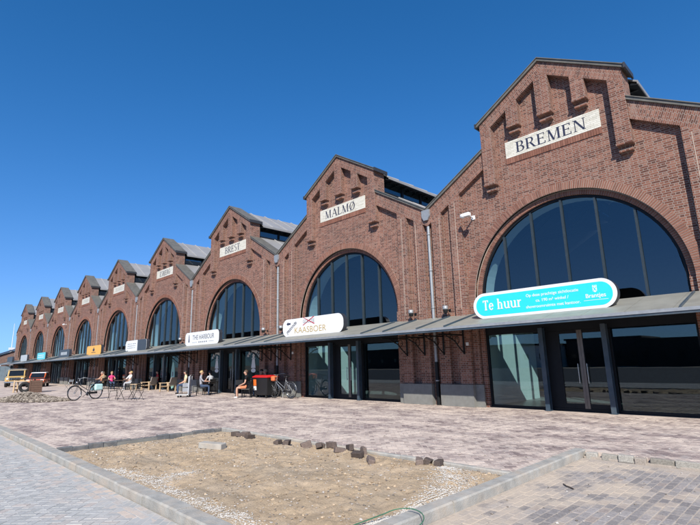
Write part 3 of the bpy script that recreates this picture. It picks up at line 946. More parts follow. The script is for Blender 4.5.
for xa, xb, hs in ((-.655, .062, 1), (.068, .912, -1)):
    dm = MB(); y0, y1 = YG-.04, YG+.02
    dm.box(xa, xa+.075, y0, y1, .095, 2.495); dm.box(xb-.075, xb, y0, y1, .095, 2.495)
    dm.box(xa+.077, xb-.077, y0, y1, .095, .23); dm.box(xa+.077, xb-.077, y0, y1, 2.40, 2.495)
    door = dm.obj('door', M['dark_frame'], front)
    xs_ = xb-.0755 if hs > 0 else xa
    MB().box(xs_, xs_+.0755, y0-.012, y0-.002, .095, 2.495).obj('meeting_stile', M['bronze'], front)
    # sub-parts of the shop front stay on this level
    MB().box(xa+.076, xb-.076, YG-.012, YG-.002, .232, 2.398).obj('door_pane', M['glass'], front)
    hx = xb-.13 if hs > 0 else xa+.13
    MB().tube((hx, YG-.09, .85), (hx, YG-.09, 1.45), .014).tube((hx, YG-.09, .9), (hx, YG-.03, .9), .009).tube((hx, YG-.09, 1.4), (hx, YG-.03, 1.4), .009).obj('door_handle', M['chrome'], front)
# --- canopy: sloping sheets between ribs, front beam, brackets
CY, CZ0, CZ1 = -2.25, 3.28, 2.70
cs = (CZ0-CZ1)/(-CY)
czf = lambda y: CZ0+cs*y
cb = MB()
cb.box(-HB+.002, HB-.002, CY-.06, CY+.02, 2.585, 2.69)
canopy = cb.obj('canopy', M['steel_blue'], hall)
MB().box(-HB+.002, HB-.002, CY-.085, CY-.062, 2.645, 2.725).obj('gutter_lip', M['zinc'], canopy)
npan = 10
for k in range(npan):
    x0, x1 = -HB+k*W/npan+.006, -HB+(k+1)*W/npan-.006
    bb = MB(); a, c = CY-.05, -.004
    bb.prism([(a, czf(a)), (c, czf(c)), (c, czf(c)+.03), (a, czf(a)+.03)], x0, x1, axis='x')
    bb.obj('canopy_sheet', M['canopy'], canopy)
for k in (0.75, 1.85, 8.15, 9.25):                       # ribs over the sheets
    x = -HB+k*W/npan
    bb = MB(); a, c = CY-.04, -PR-.02
    bb.prism([(a, czf(a)+.031), (c, czf(c)+.031), (c, czf(c)+.085), (a, czf(a)+.085)], x-.02, x+.02, axis='x')
    bb.obj('canopy_rib', M['steel_blue'], canopy)
for k in range(11):
    x = -HB+k*W/npan
    if k in (0, 10): x += .05 if k == 0 else -.05
    bb = MB(); a, c = CY+.03, -.2
    bb.prism([(a, czf(a)-.09), (c, czf(c)-.09), (c, czf(c)-.004), (a, czf(a)-.004)], x-.025, x+.025, axis='x')
    bb.obj('rafter', M['black_steel'], canopy)
for x in (-4.75, -3.87, 3.87, 4.75):
    bb = MB(); y0 = -PR-.02
    bb.box(x-.03, x+.03, y0-.03, y0, 1.85, czf(y0)-.1)
    bb.box(x-.025, x+.025, CY+.5, y0-.032, 2.52, 2.57)
    bb.path([(x, y0-.03, 1.9), (x, y0-.25, 2.05), (x, y0-.6, 2.33), (x, y0-1.1, 2.5)], .025, 6)
    pts = [(x, y0-.42+.13*math.cos(t*math.pi/6), 2.36+.13*math.sin(t*math.pi/6)) for t in range(12)]
    bb.path(pts, .014, 5, closed=True)
    pts = [(x, y0-.78+.08*math.cos(t*math.pi/6), 2.45+.07*math.sin(t*math.pi/6)) for t in range(12)]
    bb.path(pts, .012, 5, closed=True)
    bb.obj('bracket', M['black_steel'], canopy)
# --- rain pipe at the left edge of the bay
dp = MB()
dp.tube((-HB, -.10, .05), (-HB, -.10, 7.3), .062, 12)
pipe = dp.obj('downpipe', M['zinc'], hall)
MB().prism([(-.10, 7.28), (.10, 7.28), (.19, 7.45), (.19, 7.72), (-.19, 7.72), (-.19, 7.45)], -.26, .0).obj('hopper', M['zinc'], pipe, loc=(-HB, 0, 0))
for z in (.9, 2.2, 3.7, 5.2, 6.7):
    MB().lathe([(.062, -.025), (.078, -.025), (.078, .025), (.062, .025)], 12, (-HB, -.10, z)).obj('pipe_clip', M['zinc'], pipe)
MB().tube((-HB, -.10, .0), (-HB, -.10, 1.6), .075, 12).obj('pipe_shoe', M['black_steel'], pipe)
# --- roofs
DEP = 34.0
for s in (-1, 1):
    bb = MB(); xa, xb = s*2.28, s*(HB-.006)
    za, zb = 9.47, ZW(HB)-.06
    bb.prism([(xa, za), (xb, zb), (xb, zb+.05), (xa, za+.05)], T+.02, DEP)
    roof = bb.obj('lower_roof', M['roof'], hall)
    rib = None
    for k in range(9):
        y = 1.7+k*1.15
        q = MB().prism([(xa+s*.02, za+.048), (xb, zb+.052), (xb, zb+.10), (xa+s*.02, za+.098)], y-.03, y+.03)
        q.obj('roof_seam', M['roof_rib'], roof)
    bb = MB(); xa, xb = 0.0, s*2.66; za, zb = 11.80, 10.22
    bb.prism([(xa, za-.06), (xb, zb-.06), (xb, zb), (xa, za)], T+.10, DEP)
    bb.box(min(xb, xb+s*.03), max(xb, xb+s*.03), T+.10, DEP, zb-.13, zb-.01)
    mr = bb.obj('monitor_roof', M['roof'], hall)
    MB().prism([(s*2.31, 10.28), (s*2.655, 10.085), (s*2.655, 10.055), (s*2.31, 10.17)], T+.101, DEP-.1).obj('eave_shade', M['dark_frame'], mr)  # dark board added below the eave, its colour standing in for shade
    for k in range(10):
        y = 1.3+k*1.15
        q = MB().prism([(xa+s*.02, za+.002), (xb, zb+.002), (xb, zb+.05), (xa+s*.02, za+.05)], y-.028, y+.028)
        q.obj('roof_seam', M['roof_rib'], mr)
    x0, x1 = sorted((s*2.22, s*2.30))
    bb = MB(); bb.box(x0, x1, T+.01, DEP, 9.30, 9.60); bb.box(x0, x1, T+.01, DEP, 10.16, 10.42)
    for k in range(12): bb.box(x0, x1, T+.02+k*1.5, T+.14+k*1.5, 9.602, 10.158)
    cl = bb.obj('clerestory', M['dark_frame'], hall)
    for k in range(11):
        MB().box(s*2.24-.01, s*2.24+.01, T+.145+k*1.5, T+.015+(k+1)*1.5, 9.605, 10.155).obj('clerestory_pane', M['arch_glass'], cl)
    for k in range(24):                                  # rafter ends under the eave
        bb = MB(); y = T+.5+k*.55
        x0, x1 = sorted((s*2.302, s*2.65)); bb.prism([(x0, 10.08), (x1, 10.08), (x1, 10.15), (x0, 10.15)], y, y+.08)
        if k < 14: bb.obj('eave_bracket', M['dark_frame'], cl)
# --- inside
MB().box(-HB+.2, HB-.01, T+.01, 14, -.25, .0).obj('interior_floor', M['floor_in'], hall)
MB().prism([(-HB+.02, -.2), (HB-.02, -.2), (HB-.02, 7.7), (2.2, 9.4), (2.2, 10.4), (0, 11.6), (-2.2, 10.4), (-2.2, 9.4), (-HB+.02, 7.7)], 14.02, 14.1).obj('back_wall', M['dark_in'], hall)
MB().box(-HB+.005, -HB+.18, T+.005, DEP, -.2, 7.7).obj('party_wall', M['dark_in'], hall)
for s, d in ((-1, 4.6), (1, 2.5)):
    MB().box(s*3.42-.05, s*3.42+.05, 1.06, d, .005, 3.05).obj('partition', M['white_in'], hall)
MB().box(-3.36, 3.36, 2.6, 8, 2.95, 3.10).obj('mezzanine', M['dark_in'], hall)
for y in (3.0, 7.0):
    tr = MB(); zt = 7.4
    tr.box(-HB+.2, HB-.03, y-.06, y+.06, zt-.1, zt+.1)
    for s in (-1, 1):
        tr.tube((s*4.9, y, 7.5), (s*2.25, y, 9.2), .09, 6); tr.tube((s*2.2, y, 9.2), (s*2.2, y, 7.5), .06, 6)
        tr.tube((s*2.2, y, 7.5), (0, y, 9.6), .06, 6); tr.tube((s*4.2, y, 7.5), (s*2.2, y, 9.0), .05, 6)
    tr.tube((-2.2, y, 9.3), (2.2, y, 9.3), .08, 6)
    tr.obj('roof_truss', M['frame'], hall)

# --- glazed white name panel
def name_panel():
    x0, x1, z0, z1 = -1.62, 1.62, 8.815, 9.45
    pn = MB().box(x0, x1, -.012, .01, z0, z1).obj('name_panel', M['white_joint'], hall)
    bw, bh, g = .2025, .0635, .006
    bb = MB(); r = 0; z = z0
    while z < z1-.02:
        x = x0-(bw/2 if r % 2 else 0)
        while x < x1-.01:
            a, c = max(x, x0)+g/2, min(x+bw, x1)-g/2
            if c-a > .02:
                y = -.022+random.uniform(-.001, .001)
                v = [(a, y, z+g/2), (c, y, z+g/2), (c, y, min(z+bh, z1)-g/2), (a, y, min(z+bh, z1)-g/2)]
                k = [(p[0], -.008, p[2]) for p in v]
                bb.idx(v+k, [(0, 1, 2, 3), (0, 4, 5, 1), (1, 5, 6, 2), (2, 6, 7, 3), (3, 7, 4, 0)], smooth=False)
            x += bw
        z += bh; r += 1
    o = bb.obj('white_bricks', M['white_brick'], pn); tag(o, kind='stuff')
    so = MB(); n = 40                                     # soldier course below the panel
    for k in range(n):
        a = x0+(x1-x0)*k/n+.005; c = x0+(x1-x0)*(k+1)/n-.005; y = -.03+random.uniform(-.004, .004)
        v = [(a, y, z0-.225), (c, y, z0-.225), (c, y, z0-.012), (a, y, z0-.012)]; kk = [(p[0], .005, p[2]) for p in v]
        so.idx(v+kk, [(0, 1, 2, 3), (0, 4, 5, 1), (1, 5, 6, 2), (2, 6, 7, 3), (3, 7, 4, 0)], smooth=False)
    o = so.obj('soldier_course', M['arch_brick'], hall); tag(o, kind='stuff')
    return pn
name_panel()

# --- lettering built from strokes
class Glyphs:
    def __init__(s, thick=.15, thin=.05, serif=.10, sh=.035):
        s.t, s.n, s.e, s.sh = thick, thin, serif, sh
        s.P = []
    def bar(s, x0, y0, x1, y1, w):
        s.P.append([(x0-w/2, y0), (x0+w/2, y0), (x1+w/2, y1), (x1-w/2, y1)])
    def hb(s, x0, x1, y, w):
        s.P.append([(x0, y-w/2), (x1, y-w/2), (x1, y+w/2), (x0, y+w/2)])
    def ser(s, x, y, w=None):
        w = w or s.e
        s.hb(x-w, x+w, y+(s.sh/2 if y < .5 else -s.sh/2), s.sh)
    def stem(s, x, w, serifs='tb', top=1.0, bot=0.0):
        s.bar(x, bot, x, top, w)
        if 'b' in serifs: s.ser(x, bot, w/2+s.e*.7)
        if 't' in serifs: s.ser(x, top, w/2+s.e*.7)
    def arc(s, cx, cy, rx, ry, a0, a1, wv, wh, n=18):
        """ring section; stroke wv where it runs upright, wh where it runs level"""
        for k in range(n):
            q = []
            for a in (a0+(a1-a0)*k/n, a0+(a1-a0)*(k+1)/n):
                a = math.radians(a); c, d = math.cos(a), math.sin(a)
                w = wh+(wv-wh)*abs(c)**1.5
                q.append(((cx+(rx)*c, cy+(ry)*d), (cx+(rx-w)*c, cy+(ry-w)*d)))
            s.P.append([q[0][0], q[1][0], q[1][1], q[0][1]])
def glyph(ch, g):
    t, n = g.t, g.n
    if ch == 'B':
        g.stem(.14, t); g.hb(.14, .36, 1-n/2, n); g.hb(.14, .38, .53, n); g.hb(.14, .38, n/2, n)
        g.arc(.36, .765, .24, .235, -90, 90, t, n); g.arc(.38, .265, .28, .265, -90, 90, t, n); return .70
    if ch == 'R':
        g.stem(.14, t); g.hb(.14, .36, 1-n/2, n); g.hb(.14, .38, .49, n); g.arc(.36, .745, .25, .255, -90, 90, t, n)
        g.bar(.38, .50, .68, 0, t); g.ser(.72, 0, .10); return .80
    if ch == 'E':
        g.stem(.14, t); g.hb(.14, .56, 1-n/2, n); g.hb(.14, .46, .52, n); g.hb(.14, .60, n/2, n)
        g.bar(.55, .80, .55, 1, n); g.bar(.47, .43, .47, .61, n); g.bar(.60, 0, .60, .22, n); return .70
    if ch == 'M':
        g.stem(.13, n); g.bar(.15, 1, .46, 0, t); g.bar(.46, 0, .78, 1, n); g.stem(.82, t); g.ser(.12, 1, .12); return 1.0
    if ch == 'N':
        g.stem(.13, n); g.bar(.15, 1, .70, 0, t); g.stem(.72, n); g.ser(.12, 1, .12); return .90
    if ch == 'A':
        g.bar(.08, 0, .40, 1, n); g.bar(.42, 1, .72, 0, t); g.hb(.2, .62, .34, n); g.ser(.08, 0, .10); g.ser(.72, 0, .14); return .84
    if ch == 'L':
        g.stem(.14, t); g.hb(.14, .56, n/2, n); g.bar(.57, 0, .57, .24, n); return .64
    if ch in 'OØ':
        g.arc(.42, .5, .38, .52, 0, 360, t, n, 40)
        if ch == 'Ø': g.bar(.16, -.08, .68, 1.08, n*1.2)
        return .86
    if ch == 'S':
        g.arc(.31, .755, .23, .26, 40, 270, t*.7, n, 20); g.arc(.31, .25, .25, .265, -140, 90, t*.8, n, 20); return .62
    if ch == 'T':
        g.stem(.34, t, 'b'); g.hb(.04, .64, 1-n/2, n); g.bar(.05, .78, .05, 1, n); g.bar(.63, .78, .63, 1, n); return .70
    if ch == 'J':
        g.stem(.26, t, 't', 1, .1); g.arc(.14, .08, .195, .2, -150, 0, t, n); return .42
    if ch == 'G':
        g.arc(.44, .5, .40, .52, 45, 325, t, n, 34); g.stem(.70, t, 't', .42, .08); return .90
    # a few lower case slab letters
    if ch == 'e':
        g.arc(.30, .34, .28, .36, 0, 325, t, n, 30); g.hb(.05, .56, .37, n); return .64
    if ch == 'h':
        g.stem(.15, t, 'b', 1.02); g.hb(.02, .15, 1.0, n); g.arc(.36, .40, .25, .30, 0, 130, t, n); g.stem(.36+.25-t/2, t, 'b', .42); return .76
    if ch == 'u':
        g.stem(.14, t, '', .68, .25); g.hb(.0, .14, .66, n); g.arc(.33, .27, .265, .28, 180, 310, t, n); g.stem(.56, t, '', .68, 0); g.hb(.42, .56, .66, n); g.hb(.56, .72, n/2, n); return .76
    if ch == 'r':
        g.stem(.16, t, 'b', .68); g.hb(.02, .16, .66, n); g.arc(.38, .36, .24, .34, 60, 150, t, n); return .52
    return .4
def letters(text, height, widthscale=1.0, spacing=.06, y=0.0, depth=.006, **kw):
    """mesh of a word in the x-z plane, centred on x; strokes overlap, so each lies a hair further out"""
    bb = MB(); x = 0; k = 0
    polys = []
    for ch in text:
        g = Glyphs(**kw); adv = glyph(ch, g)
        for p in g.P: polys.append([(x+a*widthscale, c) for a, c in p])
        x += (adv+spacing)*widthscale
    tot = x-spacing*widthscale
    for p in polys:
        yy = y-depth-(k % 23)*.00012; k += 1
        pts = [((a-tot/2)*height, yy, c*height) for a, c in p]
        area = sum(pts[i][0]*pts[(i+1) % len(pts)][2]-pts[(i+1) % len(pts)][0]*pts[i][2] for i in range(len(pts)))
        bb.face(pts if area > 0 else pts[::-1])
        for i in range(len(pts)):
            a, c = pts[i], pts[(i+1) % len(pts)]
            bb.face([a, c, (c[0], y, c[2]), (a[0], y, a[2])])
    return bb, tot*height

index_children()
halls = [hall]
for i in range(1, 9):
    h_ = copy_tree(hall); h_.location = (-i*W, 0, 0)
    halls.append(h_)
MB().box(HB-.17, HB-.005, T+.005, DEP, -.2, 7.7).obj('party_wall', M['brick'], hall)
dark_part = None
for i, h_ in enumerate(halls[2:]):                       # partitions and panes darkened, the colour standing in for unlit interiors
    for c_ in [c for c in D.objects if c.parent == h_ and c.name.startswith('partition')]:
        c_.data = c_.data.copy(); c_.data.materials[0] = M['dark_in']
    for f_ in [c for c in D.objects if c.parent == h_ and c.name.startswith('shop_front')]:
        for c_ in [c for c in D.objects if c.parent == f_ and 'pane.' in c.name+'.']:
            c_.data = c_.data.copy(); c_.data.materials[0] = M['cafe_glass']
M['worn_ink'] = plain('worn_ink', (0.30, 0.29, 0.27), 0.7)
NAMES = ['BREMEN', 'MALMØ', 'BREST', 'ESBJERG']
LAB = ['gabled brick hall named BREMEN, nearest and largest of the row', 'gabled brick hall named MALMØ, second from the right', 'gabled brick hall named BREST, above the people at the tables',
       'fourth gabled brick hall from the right, beside hall BREST', 'fifth gabled brick hall from the right, behind the orange shop sign', 'sixth gabled brick hall from the right, with a dark shop sign',
       'seventh gabled brick hall from the right, behind the cyan shop sign', 'eighth gabled brick hall from the right, second from the far end', 'farthest and smallest gabled brick hall at the far left end']
for i, h_ in enumerate(halls):
    tag(h_, LAB[i], 'warehouse', 'row of gabled brick halls')
    if i < 4:
        hh = (.40, .40, .42, .40)[i]
        ws = (1.18, 1.18, 1.15, .92)[i]
        xo = (.0, -.13, .0, .0)[i]
        bb, wd = letters(NAMES[i], hh, ws, .07, y=-.0235, thick=.13, thin=.05, serif=.11, sh=.04)
        pn = next(c for c in D.objects if c.parent == h_ and c.name.startswith('name_panel'))
        o = bb.obj('lettering', M['ink'], pn, loc=(xo, 0, 8.93))
    else:                                                # too far to read: only worn strokes show
        pn = next(c for c in D.objects if c.parent == h_ and c.name.startswith('name_panel'))
        bb = MB(); x = -1.05+.1*(i % 3)
        while x < 1.0-.1*(i % 2):
            w_ = random.uniform(.03, .06); bb.box(x, x+w_, -.030, -.0235, 8.95, 9.31); x += random.uniform(.16, .24)
        tag(bb.obj('worn_lettering', M['worn_ink'], pn), kind='stuff')

# ------------------------------------------------------------------ shop signs on the canopy
def text_mesh(body, size, align='CENTER', extrude=.003, offset=0.0, shear=0.0, xscale=1.0):
    cu = D.curves.new('text', 'FONT'); cu.body = body; cu.size = size; cu.align_x = align
    cu.extrude = extrude; cu.offset = offset; cu.shear = shear; cu.resolution_u = 4
    ob = D.objects.new('text', cu); COL.objects.link(ob)
    dg = bpy.context.evaluated_depsgraph_get()
    me = D.meshes.new_from_object(ob.evaluated_get(dg))
    D.objects.remove(ob)
    for v in me.vertices: v.co.x *= xscale
    return me
def put_text(body, size, mat, parent, x, y, z, rot=0.0, name='lettering', **kw):
    """upright text facing -y"""
    me = text_mesh(body, size, **kw)
    me.materials.clear(); me.materials.append(mat)
    o = D.objects.new(name, me); COL.objects.link(o); o.parent = parent
    o.location = (x, y, z); o.rotation_mode = 'XYZ'
    o.rotation_euler = (math.pi/2, -rot, 0)
    return o
def pill(w, h, r, n=10):
    pts = []
    for cx, cz, a0 in ((w/2-r, h/2-r, 0), (-w/2+r, h/2-r, 90), (-w/2+r, -h/2+r, 180), (w/2-r, -h/2+r, 270)):
        for k in range(n+1):
            a = math.radians(a0+90*k/n); pts.append((cx+r*math.cos(a), cz+r*math.sin(a)))
    return pts
def flat(s, poly, y, m=0):
    s.face([(x, y, z) for x, z in poly], m)
M['turq'] = plain('turquoise', (0.03, 0.62, 0.66), 0.3, var=0.02)
M['orange_sign'] = plain('orange_sign', (0.80, 0.40, 0.05), 0.35, var=0.05)
M['cyan_sign'] = plain('cyan_sign', (0.10, 0.55, 0.62), 0.35, var=0.05)
M['dark_sign'] = plain('dark_sign', (0.045, 0.05, 0.06), 0.4)
M['pale_sign'] = plain('pale_sign', (0.45, 0.47, 0.48), 0.4)
M['gold'] = plain('gold_ink', (0.46, 0.33, 0.13), 0.5)
M['red_ink'] = plain('red_ink', (0.45, 0.05, 0.06), 0.5)
M['grey_ink'] = plain('grey_ink', (0.12, 0.12, 0.13), 0.5)
M['pale_ink'] = plain('pale_ink', (0.24, 0.24, 0.25), 0.5)
M['sign_side'] = plain('sign_side', (0.030, 0.034, 0.045), 0.4)
def shop_sign(i, xc, w, label, face, r=.40, h=.85, zc=3.385, side=None, ybase=-1.30):
    root = empty('shop_sign', (-i*W+xc, ybase, zc), 0, label, 'sign', 'shop signs standing on the canopy')
    th = .24
    MB().prism(pill(w, h, r), 0.012, th).obj('case', side or M['sign_side'], root)
    MB().prism(pill(w-.004, h-.004, r-.002), 0.0, .011).obj('face', face, root)
    for x in (-w*.3, w*.3):
        zb = czf(ybase+.12)+.03-zc
        MB().box(x-.04, x+.04, .08, .16, zb, -h/2-.001).obj('foot', M['black_steel'], root)
        yb = th+.55
        MB().tube((x, th, .15), (x, yb, czf(ybase+yb)+.03-zc), .018, 6).obj('stay', M['black_steel'], root)
    return root
s = shop_sign(0, -.48, 4.44, 'turquoise and white pill-shaped sign reading Te huur', M['white'], r=.42)
o = MB(); flat(o, pill(4.22, .66, .32), -.003); o.obj('panel', M['turq'], s)
bb, wd = letters('Te', .33, .88, .02, y=-.004, depth=.006, thick=.17, thin=.09, serif=.09, sh=.08)
bb.obj('lettering', M['white'], s, loc=(-1.66, 0, -.15))
bb, wd = letters('huur', .33, .88, .02, y=-.004, depth=.006, thick=.17, thin=.09, serif=.09, sh=.08)
bb.obj('lettering', M['white'], s, loc=(-.93, 0, -.15))
put_text('Op deze prachtige zichtlocatie', .128, M['white'], s, .43, -.005, .13, offset=.001)
put_text('ca. 190 m² winkel /', .128, M['white'], s, .43, -.005, -.045, offset=.001)
put_text('showroomruimte met kantoor.', .128, M['white'], s, .43, -.005, -.22, offset=.001)
put_text('Brantjes', .165, M['white'], s, 1.66, -.005, -.10, offset=.002)
o = MB(); o.box(1.33, 1.98, -.006, -.003, -.175, -.165); o.obj('rule', M['white'], s)
o = MB()                                                       # small crest: crowned shield with a dark cross
o.prism([(-.055, .0), (0, -.04), (.055, .0), (.055, .12), (-.055, .12)], -.006, -.003)
for k in (-.045, 0, .045): o.prism([(k-.02, .125), (k+.02, .125), (k, .18)], -.006, -.003)
o.obj('crest', M['white'], s, loc=(1.66, 0, .08))
o = MB()
o.prism([(-.045, .015), (-.03, .0), (.045, .10), (.03, .115)], -.008, -.006); o.prism([(.045, .015), (.03, .0), (-.045, .10), (-.03, .115)], -.0095, -.0082)
o.obj('crest_mark', M['turq'], s, loc=(1.66, 0, .08))

s = shop_sign(1, -.90, 4.38, 'white pill-shaped sign reading KAASBOER with a crossed-out word', M['white'], r=.36)
put_text('KAASBOER', .40, M['gold'], s, -.10, -.003, -.28, xscale=1.18)
put_text('GOUDSE', .24, M['pale_ink'], s, -.17, -.003, .16, xscale=.9)
put_text('gezonde', .27, M['grey_ink'], s, -1.45, -.003, -.06, rot=math.radians(33), offset=.004, shear=.15)
o = MB(); o.prism([(-.45, .02), (-.40, .0), (.40, .36), (.37, .40)], -.006, -.004); o.prism([(-.42, .40), (-.38, .36), (.40, .02), (.44, .06)], -.0085, -.0065)
o.obj('red_cross', M['red_ink'], s, loc=(-.17, 0, .05))
o = MB(); o.prism([(-.16, 0), (-.03, .10), (-.03, .045), (.16, .045), (.16, -.045), (-.03, -.045), (-.03, -.10)], -.005, -.003)
o.obj('arrow', M['ink'], s, loc=(-1.72, 0, .20))

s = shop_sign(2, -1.24, 4.38, 'white rounded sign reading THE HARBOUR with a small lighthouse', M['white'], r=.27)
put_text('THE HARBOUR', .42, M['grey_ink'], s, .22, -.003, -.06, xscale=.98)
o = MB()
for q in range(5): o.box(-.35+q*.24, -.35+q*.24+.15, -.006, -.003, -.27, -.19)
o.obj('illegible_line', M['pale_ink'], s)
o = MB(); o.box(-1.2, -.55, -.006, -.003, -.24, -.225); o.box(.95, 1.6, -.006, -.003, -.24, -.225); o.obj('rule', M['grey_ink'], s)
def lighthouse(parent, x, y, z, sc, mat, name='lighthouse'):
    o = MB()
    P = lambda pts: [(a*sc, c*sc) for a, c in pts]
    o.prism(P([(-.16, 0), (.16, 0), (.09, .62), (-.09, .62)]), -.003, 0)
    o.prism(P([(-.13, .64), (.13, .64), (.13, .69), (-.13, .69)]), -.003, 0)
    o.prism(P([(-.07, .70), (.07, .70), (.07, .83), (-.07, .83)]), -.003, 0)
    o.prism(P([(-.11, .84), (.11, .84), (0, 1.0)]), -.003, 0)
    return o.obj(name, mat, parent, loc=(x, y, z))
lighthouse(s, -1.66, -.003, -.2, .50, M['ink'])

s = shop_sign(3, -1.68, 4.3, 'half white half black rounded sign above the wooden chairs', M['white'], r=.25)
o = MB(); hw, hh = 2.15, .425
o.face([(x, -.003, z) for x, z in [p for p in pill(4.3, .85, .25) if p[0] > .2] and [(.35, -.42)]+[p for p in pill(4.29, .84, .25) if p[0] > .3 and p[1] < 0][:]+[p for p in pill(4.29, .84, .25) if p[0] > .3 and p[1] >= 0]+[(.35, .42)]])
o.obj('panel', M['dark_sign'], s)
for k, zz in enumerate((.16, 0, -.16)):
    o = MB()
    for q in range(5): o.box(-1.7+q*.36, -1.7+q*.36+random.uniform(.12, .28), -.006, -.003, zz-.03, zz+.03)
    o.obj('illegible_line', M['pale_ink'], s)
s = shop_sign(4, -1.75, 4.2, 'orange rounded sign with a small dark emblem on the canopy', M['orange_sign'], r=.22)
o = MB(); o.prism(pill(.55, .22, .1), -.006, -.003); o.prism([(-.12, .12), (.12, .12), (.0, .28)], -.006, -.003); o.obj('emblem', M['ink'], s, loc=(0, 0, .02))
o = MB()
for q in range(6): o.box(-.6+q*.21, -.6+q*.21+.14, -.006, -.003, -.24, -.17)
o.obj('illegible_line', M['ink'], s)
s = shop_sign(5, -1.65, 4.2, 'dark grey rounded sign with pale lettering on the canopy', M['dark_sign'], r=.3)
o = MB()
for q in range(5): o.box(-1.2+q*.5, -1.2+q*.5+.36, -.006, -.003, -.16, .16)
o.obj('illegible_line', M['pale_sign'], s)
s = shop_sign(6, -1.75, 4.2, 'small cyan rounded sign with white lettering far along the canopy', M['cyan_sign'], r=.2)
o = MB()
for zz in (.1, -.14):
    for q in range(5): o.box(-1.5+q*.6, -1.5+q*.6+.4, -.006, -.003, zz-.06, zz+.06)
o.obj('illegible_line', M['white'], s)
shop_sign(7, -1.6, 4.2, 'pale grey rounded sign, second from the far end of canopy', M['pale_sign'], r=.25)
shop_sign(8, -1.5, 4.2, 'dark rounded sign at the far end of the canopy', M['dark_sign'], r=.3)

# window lettering of the third hall: arched words over a lighthouse
for xc, side in ((-1.98, 'left'), (2.33, 'right')):
    d = empty('window_decal', (-2*W+xc, YG-.010, 1.28), 0, 'white THE HARBOUR lighthouse decal on the %s pane of the dark shopfront' % side, 'decal', 'lighthouse decals on the shop windows')
    word = 'THE HARBOUR'
    for k, ch in enumerate(word):
        if ch == ' ': continue
        a = math.radians(158-136*k/(len(word)-1))
        put_text(ch, .25, M['white'], d, .55*math.cos(a), -.004, .70+.40*math.sin(a), rot=a-math.pi/2, offset=.008)
    lighthouse(d, 0, -.003, .20, .84, M['white']).scale = (1.7, 1, 1)
    o = MB(); o.prism([(.24*math.cos(t*.5236), .06+.12*math.sin(t*.5236)) for t in range(12)], -.003, 0); o.obj('wave', M['white'], d)

# ------------------------------------------------------------------ fittings on the facade
def security_camera(x, z, label):
    c = empty('security_camera', (x, 0, z), 0, label, 'camera', 'security cameras on the brickwork')
    MB().box(-.07, .07, -.04, 0, -.08, .08).tube((0, -.03, 0), (0, -.42, .02), .025).obj('arm', M['white'], c)
    MB().box(-.06, .16, -.60, -.44, -.06, .08).obj('housing', M['white'], c, bevel=.015)
    MB().lathe([(.0, -.24), (.075, -.23), (.09, -.18), (.09, -.09), (.05, -.062), (0, -.062)], 14, (0, -.52, 0), axis='x').obj('lens_dome', M['white'], c)
    return c
security_camera(-3.16, 6.94, 'white security camera on the BREMEN wall left of the arch')
security_camera(-6*W+4.0, 6.95, 'white security camera high on the seventh hall')
for i in range(4):
    for s_, side in ((-.82, 'left'), (.82, 'right')):
        x = -i*W-HB+s_
        nm = ['BREMEN and MALMØ', 'MALMØ and BREST', 'BREST and the fourth hall', 'the fourth and fifth halls'][i]
        lp = empty('wall_lamp', (x, -PR, 3.50), 0, 'grey and black spot lamp %s of the rain pipe between %s' % (side, nm), 'lamp', 'spot lamps above the canopy')
        MB().box(-.05, .05, -.02, 0, -.06, .06).tube((0, -.01, 0), (0, -.26, .02), .018).obj('arm', M['black_steel'], lp)
        MB().lathe([(0, .17), (.10, .17), (.105, .04), (.10, .03)], 14, (0, -.30, 0)).obj('shade', M['zinc'], lp)
        MB().lathe([(.098, .03), (.085, -.10), (.0, -.10)], 14, (0, -.30, 0)).obj('lamp_body', M['black'], lp)
for x, lb in ((-3.72, 'small white box on the brick pier below the Te huur sign'), (-W-3.72, 'small white box on the brick pier beside the bicycle')):
    c = empty('junction_box', (x, -PR+.004, 2.22), 0, lb, 'box', 'junction boxes under the canopy')
    MB().box(-.05, .05, -.05, 0, -.06, .06).obj('casing', M['white'], c, bevel=.008)
    MB().box(-.035, .035, -.056, -.05, -.045, .045).obj('cover', M['white'], c)

# ------------------------------------------------------------------ loose things on the sand
M['loose'] = piece_mat('loose_paver', [(0, (0.075, 0.058, 0.05)), (0.5, (0.115, 0.088, 0.075)), (1, (0.17, 0.13, 0.11))], mott=0.3)
LP = [(-5.03, -8.96), (-4.82, -8.80), (-4.45, -8.92), (-3.24, -8.97), (-2.99, -8.93), (-2.37, -8.89), (-2.06, -8.76), (-1.75, -8.74), (-1.36, -8.88), (-1.33, -8.64), (-0.72, -9.05), (-0.30, -9.15), (-0.98, -8.62), (0.42, -8.72), (0.52, -8.62), (0.72, -8.60), (-4.70, -9.02), (-1.92, -8.92)]
WHERE = ['leftmost of the small heap near the dark edge', 'behind the left heap by the edging', 'at the right of the left heap', 'left one of a pair in the sand', 'right one of a pair in the sand', 'lying flat at the left of the long row', 'second in the long row along the edging', 'third in the long row along the edging', 'in the middle of the long row', 'touching the edging behind the long row', 'set forward of the row, standing on edge', 'last at the right of the long row, lying forward', 'leaning on the edging near the row end', 'flat in the white rubble end of the sand', 'behind the rubble near the edging', 'last by the kerb end of the edging', 'in front of the left heap', 'in front of the middle of the row']
